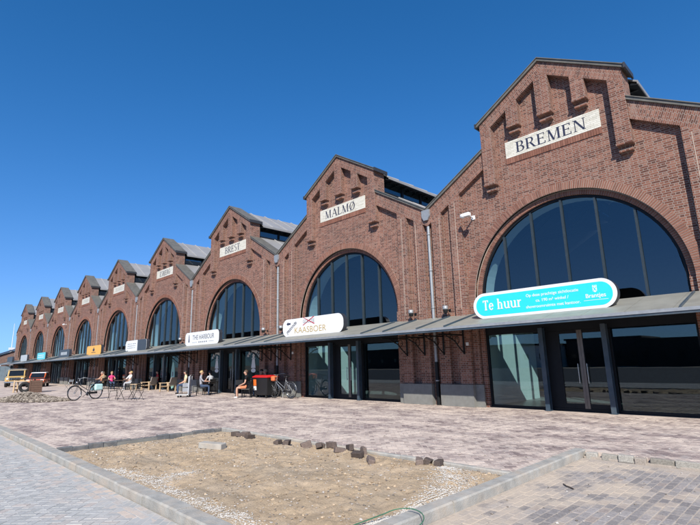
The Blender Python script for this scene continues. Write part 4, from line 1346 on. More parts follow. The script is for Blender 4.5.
for k, (x, y) in enumerate(LP):
    hh = float(sand_h(np.array([x]), np.array([y]))[0])
    tz = random.choice([0.0, 0.0, math.pi/2, .4])
    b = MB().box(-.115, .115, -.06, .06, -.045, .045)
    # chipped corners
    jj_ = {}
    for q, v in enumerate(b.v):
        d_ = jj_.setdefault(v, [random.uniform(-.016, .016) for _ in range(3)]); b.v[q] = (v[0]+d_[0], v[1]+d_[1], v[2]+d_[2])
    o = b.obj('loose_paver', M['loose'], loc=(x, y, hh+(.045 if tz != math.pi/2 else .055)), rot=(tz if tz else random.uniform(-.25, .25), random.uniform(-.25, .25), random.uniform(0, 3.1)), bevel=.012)
    tag(o, 'loose dark brown paver, ' + WHERE[k], 'paver', 'loose pavers along the edge of the sand')
o = MB().box(-.27, .27, -.10, .10, -.05, .065).obj('concrete_block', M['kerb'], loc=(-3.72, -10.28, float(sand_h(np.array([-3.7]), np.array([-10.28]))[0])+.055), rot=(.03, .05, math.radians(28)), bevel=.012)
tag(o, 'single pale concrete kerb block lying on the sand', 'block')
M['green_hose'] = plain('green_hose', (0.05, 0.16, 0.09), 0.5)
pts = []
for k in range(15):
    t = math.pi*k/14
    pts.append((1.98+.26*math.cos(math.pi-t)+.14, -11.27+.26*math.sin(t)+.05*math.cos(t), .03+.035*math.sin(t)))
tag(MB().path([(1.80, -11.75, .0)]+pts+[(2.52, -11.6, -.085)], .006, 6).obj('garden_hose', M['green_hose']), 'thin green hose looped over the concrete kerb', 'hose')
M['wood_dark'] = plain('dark_twig', (0.05, 0.035, 0.025), 0.9)
tag(MB().path([(2.62, -8.31, -.088), (2.70, -8.40, -.086), (2.82, -8.48, -.088)], .008, 5).obj('stick', M['wood_dark']), 'short dark stick on the brown paved bay', 'stick')

# heap of old setts on the plaza
M['heap_stone'] = piece_mat('heap_stone', [(0, (0.10, 0.08, 0.065)), (0.5, (0.20, 0.165, 0.13)), (1, (0.36, 0.31, 0.25))], mott=0.2)
hp = empty('stone_heap', (-26.6, -9.3, 0), math.radians(18), 'low heap of grey brown rubble stones on the plaza', 'rubble heap')
n = 1500
u = rng.random(n)**.5; a = rng.random(n)*6.283
hx, hy = 3.3*u*np.cos(a), 1.25*u*np.sin(a)
hz_ = .40*np.clip(1-u*1.0, 0, 1)**.8*(.75+.35*np.cos(hx*1.4))
core = MB(); NN = 20
core.idx([(3.2*r*math.cos(t*6.283/NN), 1.2*r*math.sin(t*6.283/NN), 0.38*(1-r)**.85-.03) for r in (1, .75, .5, .25, .03) for t in range(NN)], [(r*NN+t, r*NN+(t+1) % NN, (r+1)*NN+(t+1) % NN, (r+1)*NN+t) for r in range(4) for t in range(NN)])
core.obj('heap_core', M['earth'], hp)
pebbles('stones', hx, hy, hz_+.02, .035+.065*rng.random(n), M['heap_stone'], None, .75, parent=hp)

# ------------------------------------------------------------------ people
SKIN = plain('skin', (0.50, 0.29, 0.20), 0.55, var=0.06)
def cloth(name, c): return plain(name, c, 0.9, var=0.15, scale=25, spec=0.2)
CL = {k: cloth('cloth_'+k, c) for k, c in dict(yellow=(0.72, 0.62, 0.36), denim=(0.05, 0.075, 0.13), white=(0.72, 0.72, 0.72), grey=(0.42, 0.43, 0.45), black=(0.013, 0.013, 0.015), orange=(0.55, 0.20, 0.10), brown=(0.16, 0.10, 0.06), pink=(0.65, 0.06, 0.20), red=(0.5, 0.05, 0.05), check=(0.30, 0.30, 0.33), tan=(0.38, 0.28, 0.18)).items()}
HAIR = {k: plain('hair_'+k, c, 0.6, var=0.3, scale=60) for k, c in dict(dark=(0.02, 0.014, 0.01), brown=(0.07, 0.04, 0.022), blond=(0.42, 0.29, 0.13), grey=(0.3, 0.29, 0.28)).items()}
def person(x, y, rz, label, top, legs, shoes, hair, arms='lap', lean=0.0, bare_arms=True, bare_legs=False, long_hair=False, turn=0.0, hat=None, z=0.0):
    """seated figure facing local -y; one skinned surface, faces coloured by the limb they belong to"""
    root = empty('person', (x, y, z), rz, label, 'person', 'people seated on the terrace')
    V, R_, E, Tg = [], [], [], []
    def add(p, r, par=None, t='top'):
        V.append(Vector(p)); R_.append(r); k = len(V)-1
        if par is not None: E.append((par, k)); Tg.append(t)
        return k
    L = lambda p: (p[0], p[1]-lean*max(0, p[2]-.5), p[2])
    pel = add((0, 0, .54), .145)
    sp = add(L((0, .02, .74)), .125, pel)
    chst = add(L((0, .02, .96)), .145, sp)
    nb = add(L((0, .01, 1.10)), .06, chst)
    nk = add(L((0, -.005, 1.15)), .052, nb, 'skin')
    hd0 = add(L((0, -.02, 1.21)), .075, nk, 'skin')
    hd1 = add(L((0, -.025, 1.29)), .095, hd0, 'skin')
    hd2 = add(L((0, -.015, 1.365)), .062, hd1, 'skin')
    c, s_ = math.cos(turn), math.sin(turn)
    nose = add(L((-.115*s_*-1, -.025-.112*c, 1.265)), .014, hd1, 'skin')
    for sd in (-1, 1): add(L((sd*.098*c, -.01+sd*.098*s_, 1.27)), .016, hd1, 'skin')
    arm_t = 'skin' if bare_arms else 'top'
    for sd in (-1, 1):
        sh = add(L((sd*.17, .02, 1.04)), .062, chst)
        up = add(L((sd*.205, 0, .95)), .052, sh)
        pose = arms if not isinstance(arms, tuple) else arms[0 if sd < 0 else 1]
        if pose == 'lap':   el, wr, hn = (sd*.24, -.03, .76), (sd*.15, -.24, .66), (sd*.12, -.31, .635)
        elif pose == 'table': el, wr, hn = (sd*.26, -.14, .80), (sd*.14, -.36, .79), (sd*.10, -.43, .79)
        else:               el, wr, hn = (sd*.20, -.22, .84), (sd*.10, -.17, 1.08), (sd*.075, -.14, 1.15)
        el = add(L(el), .042, up, arm_t); wr = add(L(wr), .028, el, 'skin'); hn_ = add(L(hn), .034, wr, 'skin')
        d = (V[hn_]-V[wr]).normalized()
        sdv = d.cross(Vector((0, 0, 1))); sdv = sdv.normalized() if sdv.length > .1 else Vector((1, 0, 0))
        for q in range(4):
            base = V[hn_]+sdv*(.021*(q-1.5))*1.0
            f1 = add(base+d*.05, .0085, hn_, 'skin'); add(base+d*(.078-.006*abs(q-1.2))+Vector((0, 0, -.014)), .0075, f1, 'skin')
        t1 = add(V[hn_]+sdv*(-sd*.045)+d*.01, .010, hn_, 'skin'); add(V[hn_]+sdv*(-sd*.055)+d*.04, .0085, t1, 'skin')
    leg_t = 'skin' if bare_legs else 'leg'
    for sd in (-1, 1):
        hp_ = add((sd*.095, -.03, .53), .095, pel, 'leg')
        th = add((sd*.105, -.22, .53), .085, hp_, 'leg')
        kn = add((sd*.11, -.44, .525), .064, th, leg_t)
        ca = add((sd*.11, -.45, .34), .058, kn, leg_t)
        an = add((sd*.11, -.43, .10), .042, ca, leg_t)
        he = add((sd*.11, -.42, .045), .042, an, 'shoe')
        add((sd*.115, -.58, .035), .034, he, 'shoe')
    me = D.meshes.new('body'); me.from_pydata([tuple(v) for v in V], E, [])
    o = D.objects.new('body', me); COL.objects.link(o)
    sk = o.modifiers.new('skin', 'SKIN'); sk.use_smooth_shade = True
    sv = me.skin_vertices[0].data if me.skin_vertices else None
    if sv is None:
        me.skin_vertices.new() if hasattr(me.skin_vertices, 'new') else None
        sv = me.skin_vertices[0].data
    for k, r in enumerate(R_):
        sv[k].radius = (r, r*(.72 if k in (1, 2) else .8 if k == 0 else 1.0)); sv[k].use_root = (k == 0)
    sub = o.modifiers.new('sub', 'SUBSURF'); sub.levels = 1; sub.render_levels = 1
    dg = bpy.context.evaluated_depsgraph_get()
    m2 = D.meshes.new_from_object(o.evaluated_get(dg))
    D.objects.remove(o)
    m2.name = 'body'
    m2.materials.clear()
    for mt in (top, SKIN, legs, shoes): m2.materials.append(mt)
    IDX = dict(top=0, skin=1, leg=2, shoe=3)
    A_s = np.array([V[a] for a, b in E]); B_s = np.array([V[b] for a, b in E]); rr = np.array([(R_[a]+R_[b])/2 for a, b in E])
    ab = B_s-A_s; den = (ab**2).sum(1)
    for pgn in m2.polygons:
        cpt = np.array(pgn.center)
        t = np.clip(((cpt-A_s)*ab).sum(1)/den, 0, 1)
        dd = np.linalg.norm(A_s+ab*t[:, None]-cpt, axis=1)-rr*.8
        pgn.material_index = IDX[Tg[int(dd.argmin())]]; pgn.use_smooth = True
    body = D.objects.new('body', m2); COL.objects.link(body); body.parent = root
    hc = Vector(L((0, -.02, 1.29)))
    # hair: cap with uneven edge
    hb = MB(); vs = []; nn, rings = 14, 6
    for i in range(rings):
        ph = math.radians(4+i*(118 if long_hair else 96)/(rings-1))
        for k in range(nn):
            a = 2*math.pi*k/nn + turn
            front = max(0, -math.sin(a-turn))
            p2 = ph*(1-.48*front)
            r = .107+random.uniform(-.004, .006)
            vs.append((hc.x+r*math.sin(p2)*math.cos(a), hc.y+.012+r*1.08*math.sin(p2)*math.sin(a), hc.z+.012+r*1.12*math.cos(p2)))
    hb.idx(vs, [(i*nn+k, i*nn+(k+1) % nn, (i+1)*nn+(k+1) % nn, (i+1)*nn+k) for i in range(rings-1) for k in range(nn)])
    hb.face(vs[:nn])
    if long_hair:
        hb.path([(hc.x, hc.y+.09, hc.z-.02), (hc.x, hc.y+.11, hc.z-.12), (hc.x, hc.y+.09, hc.z-.24)], .055, 8)
    hb.obj('hair', hair, root)
    eb = MB()
    for sd in (-1, 1):
        ex, ey = sd*.036, -.098
        eb.lathe([(0, -.008), (.009, -.005), (.009, .005), (0, .008)], 8, (hc.x+ex*c-ey*s_*-1*0, hc.y+ey+.01, hc.z+.0))
    eb.obj('eyes', M['black'], root)
    MB().box(hc.x-.025, hc.x+.025, hc.y-.100, hc.y-.085, hc.z-.066, hc.z-.058).obj('mouth', CL['red'], root)
    if hat:
        MB().lathe([(0, .13), (.09, .12), (.108, .05), (.11, .03), (.17, .02), (.17, .01), (.1, .01)], 16, (hc.x, hc.y+.01, hc.z)).obj('hat', hat, root)
    return root

# ------------------------------------------------------------------ furniture
WOOD = plain('pale_wood', (0.46, 0.33, 0.20), 0.7, var=0.2, scale=14)
BROWN = plain('brown_wood', (0.10, 0.055, 0.035), 0.7, var=0.25, scale=14)
WEAVE = plain('grey_weave', (0.30, 0.27, 0.24), 0.9, var=0.2, scale=40)
def cafe_chair(x, y, rz, label, mat, group='dark café chairs on the terrace'):
    """faces local -y"""
    c = empty('cafe_chair', (x, y, 0), rz, label, 'chair', group)
    MB().box(-.21, .21, -.22, .21, .425, .455).obj('seat', mat, c, bevel=.01)
    bk = MB(); bk.prism([(.20, .62), (.235, .62), (.275, .88), (.24, .88)], -.2, .2, axis='x'); bk.obj('backrest', mat, c, bevel=.01)
    for sx in (-1, 1):
        MB().tube((sx*.19, -.20, 0), (sx*.185, -.19, .425), .014).obj('leg', mat, c)
        MB().path([(sx*.19, .24, 0), (sx*.19, .20, .43), (sx*.19, .255, .86)], .014).obj('leg', mat, c)
    MB().tube((-.187, -.19, .2), (.187, -.19, .2), .009).obj('stretcher', mat, c)
    return c
def cafe_table(x, y, rz, label, mat, w=.7, d=.7):
    t = empty('cafe_table', (x, y, 0), rz, label, 'table', 'café tables on the terrace')
    MB().box(-w/2, w/2, -d/2, d/2, .71, .745).obj('table_top', mat, t, bevel=.008)
    for sx in (-1, 1):
        for sy in (-1, 1):
            MB().tube((sx*(w/2-.06), sy*(d/2-.06), 0), (sx*(w/2-.06), sy*(d/2-.06), .71), .02).obj('leg', M['black_steel'], t)
    return t
BK = M['black']
# group by the bin (third hall)
cafe_table(-16.55, -1.05, .1, 'small black café table left of the red-lidded bin', BK)
seats = [(-16.05, -1.75, math.radians(-38), 'person in black sleeveless top and orange shorts sitting in the sun', dict(top=CL['black'], legs=CL['orange'], shoes=CL['white'], hair=HAIR['brown'], bare_legs=True, arms='lap'), 'black café chair under the person in orange shorts'),
         (-16.60, -.42, math.radians(8), 'person in brown shirt seated behind the small table by the bin', dict(top=CL['brown'], legs=CL['denim'], shoes=CL['black'], hair=HAIR['dark'], bare_arms=False, arms='table'), 'black café chair under the person in the brown shirt'),
         (-15.95, -.62, math.radians(-60), 'person in tan top and hat seated next to the red-lidded bin', dict(top=CL['tan'], legs=CL['black'], shoes=CL['black'], hair=HAIR['grey'], hat=CL['tan'], arms='table'), 'black café chair under the person with the hat'),
         # table in the middle
         (-21.25, -.95, math.radians(-90), 'person in grey-white top leaning on a table, hand to face', dict(top=CL['grey'], legs=CL['black'], shoes=CL['tan'], hair=HAIR['dark'], arms=('face', 'table'), lean=.15, long_hair=True), 'black café chair under the person leaning on the table'),
         (-20.35, -2.05, math.radians(150), 'blond person in checked shirt seen from behind beside the trolley', dict(top=CL['check'], legs=CL['denim'], shoes=CL['black'], hair=HAIR['blond'], bare_arms=False, arms='table'), 'black café chair under the blond person in checked shirt'),
         (-23.4, -1.55, math.radians(-15), 'person in pale yellow top and dark jeans left of the trolley', dict(top=CL['yellow'], legs=CL['denim'], shoes=CL['black'], hair=HAIR['dark'], arms='lap', long_hair=True), 'black café chair under the person in pale yellow'),
         # far groups
         (-31.6, .05, math.radians(-10), 'person in red top sitting behind the left wooden armchair', dict(top=CL['red'], legs=CL['denim'], shoes=CL['black'], hair=HAIR['dark'], arms='lap'), 'dark café chair under the person in red'),
         (-34.0, -1.15, math.radians(20), 'person in white shirt, left of two by the black folding table', dict(top=CL['white'], legs=CL['denim'], shoes=CL['black'], hair=HAIR['dark'], arms='table', bare_arms=False), 'dark café chair under the left person in white'),
         (-33.2, -1.35, math.radians(-25), 'person in pale grey shirt, right of two by the black folding table', dict(top=CL['white'], legs=CL['grey'], shoes=CL['white'], hair=HAIR['blond'], arms='lap'), 'dark café chair under the right person in pale shirt'),
         (-36.4, -1.75, math.radians(85), 'person in bright pink top beyond the parked bicycle', dict(top=CL['pink'], legs=CL['denim'], shoes=CL['black'], hair=HAIR['blond'], arms='table'), 'dark café chair under the person in pink'),
         (-37.6, -2.0, math.radians(-85), 'person in tan top facing the one in pink', dict(top=CL['tan'], legs=CL['black'], shoes=CL['black'], hair=HAIR['brown'], arms='table'), 'dark café chair under the person in tan facing pink'),
         (-39.0, -1.7, math.radians(10), 'person in orange top furthest left at the terrace tables', dict(top=CL['orange'], legs=CL['denim'], shoes=CL['black'], hair=HAIR['grey'], arms='table'), 'dark café chair under the person in orange, furthest left')]
for x, y, rz, lb, kw, cl in seats:
    person(x, y, rz, lb, **kw)
    cafe_chair(x+.0*math.cos(rz), y, rz, cl, BK)
for x, y, rz, lb in ((-20.75, -1.25, .2, 'dark café table between the blond person and the leaning one'), (-33.7, -1.95, .1, 'dark café table before the two people in white'), (-37.0, -1.9, 0, 'dark café table between the people in pink and tan'), (-39.0, -2.45, 0, 'dark café table furthest left on the terrace')):
    cafe_table(x, y, rz, lb, BK if y > -1.9 else BROWN)
for x, y, rz, lb in ((-15.75, -1.25, 2.2, 'empty black café chair touching the red-lidded bin'), (-16.95, -1.55, 1.2, 'empty black café chair left of the person in orange shorts'), (-22.2, -1.3, -1.2, 'empty black café chair between pale yellow top and leaning person'), (-17.5, -.5, .3, 'empty black café chair under the HARBOUR decal'), (-35.0, -1.3, .3, 'empty dark café chair left of the people in white')):
    cafe_chair(x, y, rz, lb, BK)

def lounge_chair(x, y, rz, label):
    c = empty('wooden_armchair', (x, y, 0), rz, label, 'armchair', 'pale wooden armchairs under the canopy')
    for sx in (-1, 1):
        for yy in (-.36, .32):
            MB().box(sx*.38-.03, sx*.38+.03, yy-.035, yy+.035, 0, .56).obj('leg', WOOD, c)
        MB().box(sx*.38-.05, sx*.38+.05, -.45, .42, .562, .60).obj('armrest', WOOD, c)
    for k in range(6): MB().box(-.345, .345, -.40+k*.125, -.40+k*.125+.10, .34, .37).obj('seat_slat', WOOD, c)
    MB().box(-.345, .345, -.44, -.402, .26, .37).obj('front_rail', WOOD, c)
    b = MB(); b.prism([(.30, .40), (.36, .40), (.52, .95), (.46, .95)], -.345, .345, axis='x'); b.obj('backrest', WEAVE, c, bevel=.01)
    return c
lounge_chair(-31.1, -.75, math.radians(-62), 'left one of two pale wooden armchairs beneath the half black sign')
lounge_chair(-27.4, -.90, math.radians(-62), 'right one of two pale wooden armchairs, beside the mint board')
t = empty('side_table', (-32.4, -1.2, 0), .3, 'low pale wooden side table left of the left armchair', 'table')
MB().box(-.35, .35, -.3, .3, .40, .44).obj('table_top', WOOD, t)
for sx in (-.3, .3):
    for sy in (-.25, .25): MB().box(sx-.025, sx+.025, sy-.025, sy+.025, 0, .4).obj('leg', WOOD, t)
M['mint'] = plain('mint', (0.28, 0.52, 0.44), 0.4, var=0.05)
o = empty('oval_board', (-3*W+2.95, -.22, 0), 0, 'upright mint green oval board against the dark shop window', 'board')
MB().prism([(.30*math.cos(t_*math.pi/14)*(1-.10*math.sin(t_*math.pi/14)), 1.05+.98*math.sin(t_*math.pi/14)) for t_ in range(28)], -.02, .02).obj('panel', M['mint'], o)
MB().box(-.25, .25, -.12, .12, 0, .06).obj('base', M['black_steel'], o)
MB().box(-.08, .08, -.024, -.021, 1.0, 1.3).obj('print', M['grey_ink'], o)

# folding bistro set
def folding_chair(x, y, rz, label, mat):
    c = empty('folding_chair', (x, y, 0), rz, label, 'chair', 'slatted folding chairs')
    for sx in (-1, 1):
        MB().path([(sx*.19, .24, 0), (sx*.19, -.20, .46)], .012).obj('leg', mat, c)
        MB().path([(sx*.205, -.24, 0), (sx*.205, .16, .44), (sx*.205, .25, .86)], .012).obj('leg', mat, c)
    for k in range(5): MB().box(-.185, .185, -.20+k*.085, -.20+k*.085+.06, .455, .47).obj('seat_slat', mat, c)
    for z in (.66, .76): MB().box(-.2, .2, .20+(z-.66)*.25, .215+(z-.66)*.25, z, z+.06).obj('back_slat', mat, c)
    return c
folding_chair(-22.1, -6.25, math.radians(85), 'left black folding chair at the folding table on the plaza', M['black_steel'])
folding_chair(-20.45, -5.55, math.radians(-80), 'right black folding chair at the folding table on the plaza', M['black_steel'])
t = empty('folding_table', (-21.25, -5.85, 0), math.radians(10), 'black slatted folding table standing out on the plaza', 'table')
for k in range(6): MB().box(-.36, .36, -.35+k*.118, -.35+k*.118+.10, .70, .72).obj('slat', M['black_steel'], t)
for sy in (-.3, .3):
    MB().path([(-.33, sy, 0), (.33, sy, .695)], .013).obj('leg', M['black_steel'], t)
    MB().path([(.33, sy*.92, 0), (-.33, sy*.92, .695)], .013).obj('leg', M['black_steel'], t)
folding_chair(-38.6, -4.3, math.radians(30), 'thin grey folding chair left of the parked bicycle', M['grey_metal'])

# trolley
t = empty('hand_trolley', (-20.0, -3.0, 0), math.radians(-40), 'silver upright hand trolley with a tall panel on a flat base', 'trolley')
MB().box(-.30, .30, -.55, .12, .10, .15).obj('platform', M['grey_metal'], t, bevel=.01)
MB().box(-.26, .26, .06, .10, .16, 1.12).obj('panel', plain('pale_grey', (0.42, 0.44, 0.47), 0.4), t)
for sx in (-1, 1):
    MB().path([(sx*.29, .12, .15), (sx*.29, .13, 1.12), (sx*.27, .2, 1.2)], .016).obj('upright', M['grey_metal'], t)
    for sy in (-.45, .05): MB().lathe([(0, -.02), (.05, -.02), (.05, .02), (0, .02)], 12, (sx*.26, sy, .05), axis='x').obj('wheel', M['rubber'], t)
for z in (.35, .6, .85): MB().tube((-.29, .12, z), (.29, .12, z), .01).obj('crossbar', M['grey_metal'], t)
for z in (.3, .55): MB().box(-.2, .2, -.25, .05, z, z+.2).obj('crate', plain('grey_crate%d' % int(z*100), (0.25, 0.26, 0.28), 0.5), t)

# bin with red lid
bn = empty('waste_container', (-15.30, -1.05, 0), math.radians(4), 'black wheeled waste container with a bright red lid', 'bin')
b = MB()
for y0, y1, m_ in ((0, 0, 0),):
    lo = [(-.50, -.32, .14), (.50, -.32, .14), (.50, .32, .14), (-.50, .32, .14)]; hi = [(-.58, -.38, 1.0), (.58, -.38, 1.0), (.58, .38, 1.0), (-.58, .38, 1.0)]
    for k in range(4): b.face([lo[k], lo[(k+1) % 4], hi[(k+1) % 4], hi[k]])
    b.face(lo[::-1]); b.face(hi)
b.obj('body', M['black'], bn, bevel=.03)
M['red_lid'] = plain('red_lid', (0.55, 0.02, 0.02), 0.35, var=0.08)
MB().prism([(-.41, 1.003), (.41, 1.003), (.41, 1.05), (.25, 1.12), (-.2, 1.13), (-.41, 1.06)], -.61, .61, axis='x').obj('lid', M['red_lid'], bn, bevel=.02)
M['orange_sticker'] = plain('orange_sticker', (0.75, 0.16, 0.03), 0.4)
b = MB(); b.face([(-.52, -.372, .60), (-.28, -.372, .60), (-.29, -.386, .92), (-.53, -.386, .92)]); b.obj('sticker', M['orange_sticker'], bn)
b = MB(); b.face([(-.51, -.362, .38), (-.28, -.362, .38), (-.28, -.374, .58), (-.52, -.374, .58)]); b.obj('sticker', M['white'], bn)
for sx in (-.4, .4):
    for sy in (-.25, .25): MB().lathe([(0, -.025), (.075, -.025), (.075, .025), (0, .025)], 14, (sx, sy, .075), axis='x').obj('wheel', M['rubber'], bn)

# bicycles: local +x is forward
def bicycle(x, y, rz, label, frame, lean=0.0, pannier=None, front=None, frontm=None):
    root = empty('bicycle', (x, y, 0), rz, label, 'bicycle', 'parked bicycles')
    root.rotation_euler = (lean, 0, rz)
    r = .345; xf, xr = .56, -.53
    for xc in (xf, xr):
        wh = MB().path([(xc+r*math.cos(k*math.pi/16), 0, r+.012+r*math.sin(k*math.pi/16)) for k in range(32)], .019, 6, closed=True).obj('wheel', M['rubber'], root)
        MB().path([(xc+(r-.028)*math.cos(k*math.pi/16), 0, r+.012+(r-.028)*math.sin(k*math.pi/16)) for k in range(32)], .011, 5, closed=True).obj('rim', M['chrome'], wh)
        sp = MB()
        for k in range(16):
            a = k*math.pi/8+.1; sp.tube((xc, (.03 if k % 2 else -.03), r+.012), (xc+(r-.03)*math.cos(a), 0, r+.012+(r-.03)*math.sin(a)), .0022, 4, cap=False)
        sp.obj('spokes', M['grey_metal'], wh)
        MB().tube((xc, -.05, r+.012), (xc, .05, r+.012), .022, 10).obj('hub', M['grey_metal'], wh)
        MB().path([(xc+(r+.03)*math.cos(a*math.pi/16), 0, r+.012+(r+.03)*math.sin(a*math.pi/16)) for a in (range(1, 12) if xc > 0 else range(3, 17))], .014, 5).obj('mudguard', frame, root)
    ax = r+.012
    bb, st, ht, hb_ = (-.08, 0, .29), (-.24, 0, .86), (.36, 0, .92), (.42, 0, .68)
    f = MB()
    f.tube(bb, st, .017).tube(bb, hb_, .02).tube(ht, hb_, .019).tube((.40, 0, .78), (-.13, 0, .45), .017)
    for s_ in (-1, 1):
        f.tube((bb[0], s_*.03, bb[2]), (xr, s_*.06, ax), .010); f.tube((-.22, s_*.02, .78), (xr, s_*.06, ax), .009)
    f.obj('frame', frame, root)
    fk = MB()
    for s_ in (-1, 1): fk.path([(.42, s_*.03, .68), (.47, s_*.055, .5), (xf, s_*.055, ax)], .011, 6)
    fk.obj('fork', frame, root)
    MB().path([(.33, 0, 1.02), (.36, 0, .92)], .014).path([(.10, -.30, 1.04), (.26, -.27, 1.07), (.36, -.12, 1.05), (.34, 0, 1.03), (.36, .12, 1.05), (.26, .27, 1.07), (.10, .30, 1.04)], .012).obj('handlebar', M['grey_metal'], root)
    sd = MB(); sd.prism([(-.40, -.09), (-.36, -.11), (-.22, -.04), (-.08, -.02), (-.08, .02), (-.22, .04), (-.36, .11), (-.40, .09)], .93, .985, axis='z'); sd.obj('saddle', M['black'], root, bevel=.015)
    MB().tube(st, (-.26, 0, .94), .013).obj('seat_post', M['grey_metal'], root)
    MB().lathe([(0, -.006), (.095, -.006), (.095, .006), (0, .006)], 18, (bb[0], .045, bb[2]), axis='y').obj('chain_case', frame, root)
    MB().box(-.58, -.08, .035, .055, .27, .37).obj('chain_guard', M['black'], root)
    pd = MB(); pd.tube((bb[0], -.09, bb[2]), (bb[0]+.12, -.09, bb[2]-.12), .009).tube((bb[0], .09, bb[2]), (bb[0]-.12, .09, bb[2]+.12), .009)
    pd.box(bb[0]+.08, bb[0]+.17, -.19, -.10, bb[2]-.13, bb[2]-.11).box(bb[0]-.16, bb[0]-.07, .10, .19, bb[2]+.11, bb[2]+.13); pd.obj('pedals', M['black'], root)
    rk = MB()
    for s_ in (-.06, .06): rk.tube((-.25, s_, .735), (-.82, s_, .74), .007); rk.tube((-.70, s_, .74), (xr, s_, ax), .006)
    for k in range(4): rk.tube((-.35-k*.14, -.06, .74), (-.35-k*.14, .06, .74), .006)
    rk.obj('rack', M['black'], root)
    MB().lathe([(0, -.03), (.045, -.03), (.05, .03), (0, .05)], 12, (.47, 0, .86), axis='x').obj('head_lamp', M['chrome'], root)
    MB().path([(-.1, .06, .27), (-.16, .20, .03)], .009).obj('kickstand', M['grey_metal'], root)
    if pannier:
        for s_ in (-1, 1): MB().box(-.78, -.36, s_*.08, s_*.22, .42, .74).obj('pannier', pannier, root, bevel=.065, seg=3)
    if front: MB().box(.44, .66, -.14, .14, .76, .98).obj('front_bag', frontm, root, bevel=.05, seg=3)
    root.scale = (1.1, 1.1, 1.1)
    return root
M['bike_dark'] = plain('bike_dark', (0.018, 0.020, 0.028), 0.35)
M['bike_silver'] = plain('bike_silver', (0.22, 0.23, 0.25), 0.3, 0.4)
M['mint_bag'] = plain('mint_bag', (0.45, 0.68, 0.66), 0.6)
M['orange_bag'] = plain('orange_bag', (0.60, 0.16, 0.06), 0.7)
bicycle(-23.68, -7.15, math.radians(-74), 'dark bicycle with mint panniers standing out on the plaza', M['bike_dark'], .05, M['mint_bag'])
bicycle(-13.95, -.92, math.radians(186), 'silver grey bicycle with an orange front bag against the pier', M['bike_silver'], -.06, None, True, M['orange_bag'])

# ------------------------------------------------------------------ vehicles (local +x is forward)
M['tan_paint'] = plain('tan_paint', (0.55, 0.37, 0.13), 0.3, var=0.06, coat=0.4)
M['orange_paint'] = plain('orange_paint', (0.62, 0.13, 0.04), 0.28, var=0.05, coat=0.5)
M['car_glass'] = plain('car_glass', (0.012, 0.015, 0.018), 0.06)
M['lamp_lens'] = plain('lamp_lens', (0.75, 0.75, 0.7), 0.1)
M['amber'] = plain('amber', (0.6, 0.2, 0.02), 0.2)
def wheel(root, x, y, r, w):
    t = MB().lathe([(r*.62, -w/2), (r*.94, -w/2), (r, -w/2+.03), (r, w/2-.03), (r*.94, w/2), (r*.62, w/2)], 22, (x, y, r), axis='y').obj('wheel', M['rubber'], root)
    s = -1 if y < 0 else 1
    MB().lathe([(0, s*w*.42), (r*.25, s*w*.45), (r*.5, s*w*.36), (r*.63, s*w*.5)] if s > 0 else [(r*.63, s*w*.5), (r*.5, s*w*.36), (r*.25, s*w*.45), (0, s*w*.42)], 16, (x, y, r), axis='y').obj('rim', M['grey_metal'], t)
def arch_profile(pts, wheels, r, z0):
    """lower outline of a body side with wheel cut-outs, from rear to front"""
    out = []
    for xc in wheels:
        for k in range(9):
            a = math.pi-math.pi*k/8; out.append((xc+r*math.cos(a), z0+r*math.sin(a)))
    return [pts[0]]+out+pts[1:]
tr = empty('offroad_car', (-56.6, -4.85, 0), math.radians(-14), 'old tan off-road car with dark windscreen parked facing the camera', 'car')
side = arch_profile([(-2.15, .48), (2.05, .48), (2.10, .98), (1.0, 1.06), (.95, 1.10), (-2.15, 1.10)], (-1.25, 1.38), .42, .48)
MB().prism(side, -.84, .84).obj('body', M['tan_paint'], tr, bevel=.03)
cab = MB(); cab.prism([(-2.10, 1.102), (.90, 1.102), (.52, 1.70), (-2.02, 1.72)], -.76, .76); cab.obj('cabin', M['tan_paint'], tr, bevel=.04)
MB().prism([(-2.12, 1.722), (.62, 1.70), (.60, 1.76), (-2.12, 1.79)], -.80, .80).obj('roof', plain('tan_roof', (0.50, 0.42, 0.28), 0.4), tr, bevel=.02)
b = MB(); b.face([(.90, -.66, 1.13), (.90, .66, 1.13), (.575, .62, 1.66), (.575, -.62, 1.66)]); b.obj('windscreen', M['car_glass'], tr, loc=(.012, 0, 0))
for s_ in (-1, 1):
    for xa, xb, xc, xd in ((-.35, .70, .45, -.32), (-1.98, -.48, -.45, -1.93)):
        b = MB(); q = [(xa, s_*.766, 1.16), (xb, s_*.766, 1.16), (xc, s_*.766, 1.64), (xd, s_*.766, 1.64)]; b.face(q if s_ < 0 else q[::-1]); b.obj('side_window', M['car_glass'], tr)
    MB().lathe([(0, .02), (.085, .018), (.10, -.01)][::-1], 16, (2.10, s_*.62, .84), axis='x').obj('headlight', M['lamp_lens'], tr)
    MB().box(2.10, 2.115, s_*.62-.07, s_*.62+.07, .60, .66).obj('indicator', M['amber'], tr)
    for x in (-1.25, 1.38): wheel(tr, x, s_*.74, .38, .24)
    MB().box(.70, .82, s_*.86-.03, s_*.86+.03, 1.14, 1.28).obj('mirror', M['black'], tr)
g = MB(); g.box(2.102, 2.118, -.48, .48, .70, .96)
grille = g.obj('grille', M['black'], tr)
for k in range(7): MB().box(2.119, 2.128, -.45+k*.14, -.41+k*.14, .71, .95).obj('grille_bar', M['chrome'], grille)
MB().box(2.12, 2.26, -.86, .86, .44, .58).obj('bumper', M['chrome'], tr, bevel=.02)
rk = MB()
for y in (-.7, .7): rk.tube((-1.9, y, 1.86), (.2, y, 1.86), .02)
for k in range(5): rk.tube((-1.9+k*.52, -.7, 1.86), (-1.9+k*.52, .7, 1.86), .015)
for x in (-1.8, .1):
    for y in (-.7, .7): rk.tube((x, y, 1.75), (x, y, 1.86), .015)
rk.obj('roof_rack', M['grey_metal'], tr)

